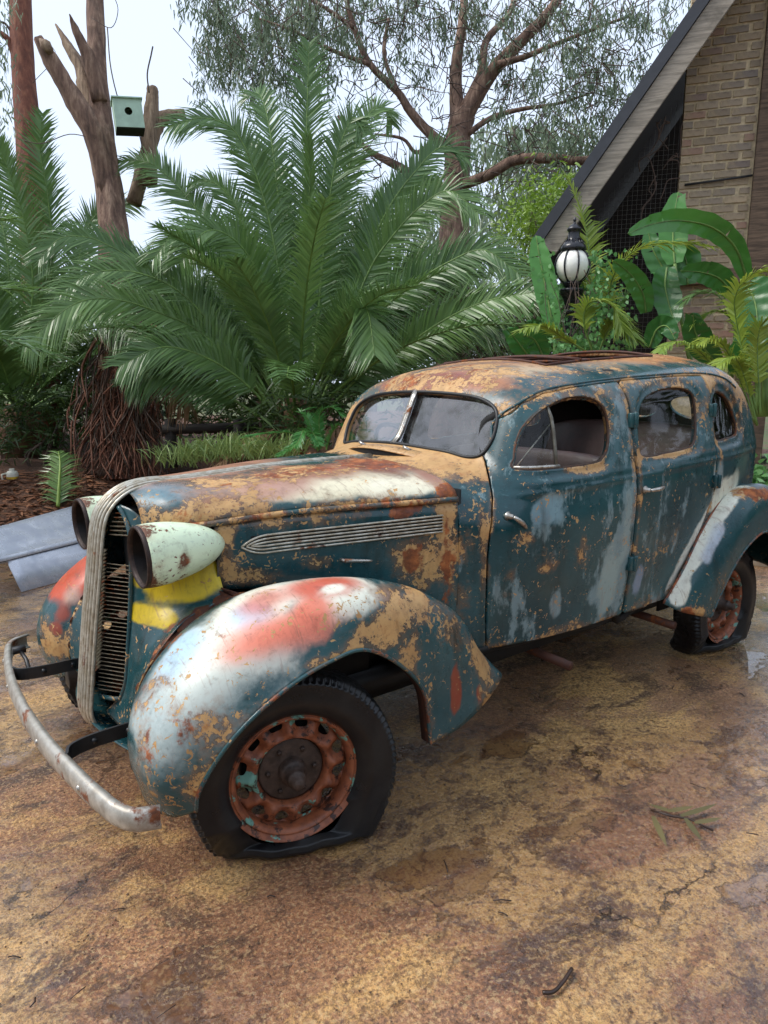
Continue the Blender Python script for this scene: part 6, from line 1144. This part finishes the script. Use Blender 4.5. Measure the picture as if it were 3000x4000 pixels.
# grass-like tufts in front of the rail
def tuft(lab, spots, mat, L, name='grass_clump'):
    B = Blades(); o0 = None
    for x, y, d, n, sx in spots:
        for _ in range(n):
            p = at(x + random.gauss(0, sx), y + random.uniform(-12, 12), d + random.gauss(0, .2)); p.z = float(ground_h(p.x, p.y)) + random.uniform(0, .05) if y > 1000 else p.z
            dv = unit((random.gauss(0, .35), random.gauss(0, .35), 1)); B.add(tuple(p), dv, unit(np.cross(dv, (random.gauss(0, 1), random.gauss(0, 1), 0))), L * random.uniform(.5, 1.2), .014, .45, random.random(), 3)
    o = B.mesh(name, mat); tag(o, lab, 'grass', None, 'stuff'); return o
tuft('long strappy grass along the bed behind the bonnet', [(380, 1000, 7.6, 150, 30), (450, 990, 7.6, 260, 35), (520, 985, 7.4, 260, 35), (590, 985, 7.4, 160, 35), (640, 985, 7.3, 60, 30), (20, 900, 10.5, 120, 40)], leaf_material('grass_blade', lin(104, 134, 70), lin(150, 168, 100), .5), .42)
# leaf and frond litter on the bed
B = Blades()
for k_ in range(5200):
    x = random.uniform(-60, 520); y = random.uniform(1020, 1215); p = at(x, y, 1); dd = (p - CAM); q = None
    ts_ = np.arange(5.5, 12, .04); hit_ = np.nonzero(CAM.z + dd.z * ts_ < ground_h(CAM.x + dd.x * ts_, CAM.y + dd.y * ts_) + .01)[0]
    if len(hit_): q = CAM + dd * float(ts_[hit_[0]])
    if q is None or bed_edge(q.x) - q.y < -.25 + random.uniform(-.3, .3): continue
    a = random.random() * 6.28; dv = unit((math.cos(a), math.sin(a), random.uniform(-.1, .35))); B.add(tuple(q), dv, unit(np.cross(dv, (random.gauss(0, .4), random.gauss(0, .4), 1))), random.uniform(.06, .17), random.uniform(.008, .03), .1, random.random(), 2)
tag(B.mesh('leaf_litter', LITTER), 'brown fallen leaves and twigs covering the garden bed', 'leaf litter', None, 'stuff')
# fallen frond with a pale green spiny stalk, dead frond on the trunk
ff = at(125, 1095, 8.0); fal = frond([tuple(np.array(tuple(p)) - np.array(tuple(ff))) for p in trace([(125, 1095), (128, 1040), (130, 1000), (126, 975)], 7.6, 8.0)], .34, 40, None, PALM, leaf_material('pale_stalk', lin(150, 180, 84), lin(160, 190, 90)), .02, .05, None, .1, .5, .022, 'fallen_frond'); fal.location = ff; tag(fal, 'fallen palm frond with a pale green spiny stalk standing on the litter', 'palm frond')
dp = at(330, 720, 8.5); dfr = frond([tuple(np.array(tuple(p)) - np.array(tuple(dp))) for p in trace([(330, 720), (355, 760), (385, 830), (410, 880)], 8.5, 8.3)], .34, 34, None, DEADF, TWIG, .028, .05, None, -.2, .8, .014, 'dead_frond'); dfr.location = dp; tag(dfr, 'dry brown frond hanging beside the root covered trunk', 'palm frond')
# nest box on the broken trunk
nb_ = at(277, 253, 8.8); nbx = empty('nest_box', tuple(nb_)); tag(nbx, 'pale green wooden nest box with a round hole on the broken trunk', 'nest box')
NB = simple('pale_green_box_paint', lin(178, 204, 182), .6, 0, .1, 8); s_ = 8.8 / 1503; rot = Matrix.Rotation(math.atan2(fh[1], fh[0]) + rad(22), 3, 'Z'); w_, h_, d_ = 58 * s_, 56 * s_, .30
n_ = 24; ang = np.arange(n_ * 4) / (n_ * 4) * 2 * math.pi; hole_r = 15 * s_ * .52; sq = [(max(-1, min(1, 1.45 * math.cos(a))) * w_ / 2, max(-1, min(1, 1.45 * math.sin(a))) * h_ / 2) for a in ang]; ho = [(hole_r * math.cos(a), hole_r * math.sin(a) + .02) for a in ang]
def nbv(P): return [tuple(rot @ Vector(p)) for p in P]
tilt = Matrix.Rotation(rad(-5), 3, 'X')
P = [tilt @ Vector((-d_ / 2, y, z)) for y, z in sq] + [tilt @ Vector((-d_ / 2, y, z)) for y, z in ho]; m_ = len(sq); solid(mk('front_board', nbv(P), [(i, (i + 1) % m_, m_ + (i + 1) % m_, m_ + i) for i in range(m_)], NB, nbx, False), .015, 0)
for nm, c, d in (('side_board', (.005, w_ / 2 - .006, 0), (d_, .012, h_)), ('side_board', (.005, -w_ / 2 + .006, 0), (d_, .012, h_)), ('lid', (-.01, 0, h_ / 2 + .007), (d_ + .05, w_ + .03, .014)), ('bottom_board', (.005, 0, -h_ / 2 - .006), (d_, w_, .012)), ('back_board', (d_ / 2 + .008, 0, 0), (.012, w_, h_))):
    mb = MB().box(c, d); mk(nm, nbv([tilt @ Vector(v) for v in mb.V]), mb.F, NB if nm != 'bottom_board' else DARK, nbx, False)
# plastic bottle and bucket
WHITEP = simple('white_plastic', lin(206, 204, 190), .5, 0, .1, 8); YELP = simple('yellow_label', lin(196, 160, 40), .5)
bl = at(28, 1040, 8.2); bo = empty('plastic_container', tuple(bl)); tag(bo, 'small white plastic container with a yellow band on the litter', 'container')
V, F = lathe(cr([(0, 0), (.06, 0), (.066, .02), (.066, .09), (.05, .12), (.03, .13), (.03, .15), (0, .152)], 3), 20, 'z'); mk('shell', V, F, WHITEP, bo); mk('label_band', *lathe([(.0675, .025), (.0675, .06)], 20, 'z'), YELP, bo); mk('handle', *tube([(.06, 0, .1), (.11, 0, .09), (.11, 0, .03), (.065, 0, .02)], .012, 6), WHITEP, bo)
bk_ = at(1640, 1222, 6.05); bu = empty('bucket', (bk_.x, bk_.y, 0)); tag(bu, 'broken white plastic bucket beyond the rear wheel', 'bucket')
V, F = lathe([(.0, .005), (.10, .005), (.135, .26), (.142, .262), (.142, .245)], 32, 'z'); T_ = tri(F); V, T_ = clip(V, T_, V[:, 2] - .20 - .05 * np.sin(np.arctan2(V[:, 1], V[:, 0]) * 3)); mk('bucket_wall', V, T_, WHITEP, bu); solid(bpy.data.objects['bucket_wall'], .004, 0)
# twigs and leaves on the pavement
def ground_pt(x, y):
    d = at(x, y, 1) - CAM; return CAM + d * ((.002 - CAM.z) / d.z)
DTW = simple('wet_dark_twig', lin(50, 34, 26), .4, 0, .3); GLF = leaf_material('fallen_gum_leaf', lin(84, 80, 52), lin(120, 108, 70), .3, .05)
tv = [tuple(ground_pt(*p) + Vector((0, 0, .008))) for p in [(1172, 2150), (1195, 2148), (1215, 2128), (1235, 2098)]]; tag(mk('twig', *tube(cr(tv, 5), .0055, 6), DTW), 'short curved brown twig lying nearest the camera', 'twig')
lc = empty('leaf_sprig', tuple(ground_pt(1470, 1785))); tag(lc, 'fallen gum leaf sprig lying on the pavement to the right', 'sprig')
mk('stem', *tube(local([ground_pt(*p) + Vector((0, 0, .01)) for p in [(1405, 1755), (1450, 1768), (1490, 1775), (1540, 1800)]], lc), .004, 5), DTW, lc)
for (x0, y0, x1, y1) in [(1410, 1770, 1440, 1840), (1450, 1760, 1400, 1745), (1470, 1770, 1550, 1745), (1480, 1775, 1515, 1825), (1440, 1760, 1500, 1750), (1500, 1785, 1560, 1775)]:
    a_, b_ = ground_pt(x0, y0), ground_pt(x1, y1); v = b_ - a_; B = Blades(); B.add(tuple(np.array(local([a_], lc)[0]) + np.array([0, 0, .014])), unit(v), unit(np.cross(v, (0, 0, 1))), v.length, .024, -.02, random.random(), 3); B.mesh('leaf', GLF, lc)
for k_ in range(18):
    x, y = random.uniform(880, 1650), random.uniform(1400, 2150)
    if random.random() < .35: x = random.uniform(0, 900); y = random.uniform(1870, 2200)
    c = ground_pt(x, y); a_ = random.random() * 6.28; L_ = random.uniform(.02, .06); P = [tuple(c + Vector((math.cos(a_) * t_ * L_ + random.uniform(-.006, .006), math.sin(a_) * t_ * L_ + random.uniform(-.006, .006), .004))) for t_ in (0, .5, 1)]
    o = mk('twig_fragment', *tube(P, random.uniform(.0012, .003), 4), DTW); tag(o, 'tiny dark twig fragment scattered on the wet pavement', 'twig', 'twig fragments on the pavement')

# trees standing beyond the left edge of the frame; the windscreen mirrors them
gm = empty('gum_tree', (3.0, -4.6, 0)); tag(gm, 'thick gum trunk beyond the left edge, mirrored in the windscreen', 'tree')
mk('trunk', *rough_tube([(0, 0, -.1), (.05, 0, 1.5), (0, .1, 3.5), (.1, 0, 6), (.0, .1, 9)], [.36, .28, .24, .2, .15], 16, .06), GUMBARK, gm)
B = Blades()
for _ in range(46): gum_leaves(B, (random.gauss(0, 1.6), random.gauss(0, 1.4), random.uniform(3.2, 8.5)), (.4, .4, .5), 60, .16, .026)
B.mesh('crown', GUM, gm)
pm = empty('date_palm', (1.6, -5.8, 0)); tag(pm, 'date palm beyond the left edge, mirrored in the windscreen', 'palm tree')
mk('trunk', *tube([(0, 0, -.1), (0, 0, 1.2)], [.3, .25], 10), PTRUNK, pm)
for k_ in range(12): frond(arc((0, 0, 1.2), k_ * 2.4, random.uniform(.5, 1.3), 3.0, 1.3), .5, 70, pm, PALM, w=.03, start=.2)

# grit and crumbs on the pavement
g_ = MB(); 
for k_ in range(900):
    x, y = random.uniform(-20, 1680), random.uniform(1330, 2230); c = ground_pt(x, y); r_ = random.uniform(.0015, .005) * (1.4 if random.random() < .1 else 1)
    a_ = random.random() * 6.28; pts = [(c.x + r_ * math.cos(a_ + q * 2.09) * random.uniform(.7, 1.4), c.y + r_ * math.sin(a_ + q * 2.09) * random.uniform(.7, 1.4), .0005) for q in range(3)] + [(c.x, c.y, r_ * random.uniform(.6, 1.1))]
    g_.add(pts, [(0, 1, 3), (1, 2, 3), (2, 0, 3)])
go = g_.obj('grit', simple('grit_stone', lin(92, 68, 50), .7, 0, .5, 60), None, False); tag(go, 'fine grit and crumbs strewn over the wet pavement', 'grit', None, 'stuff')
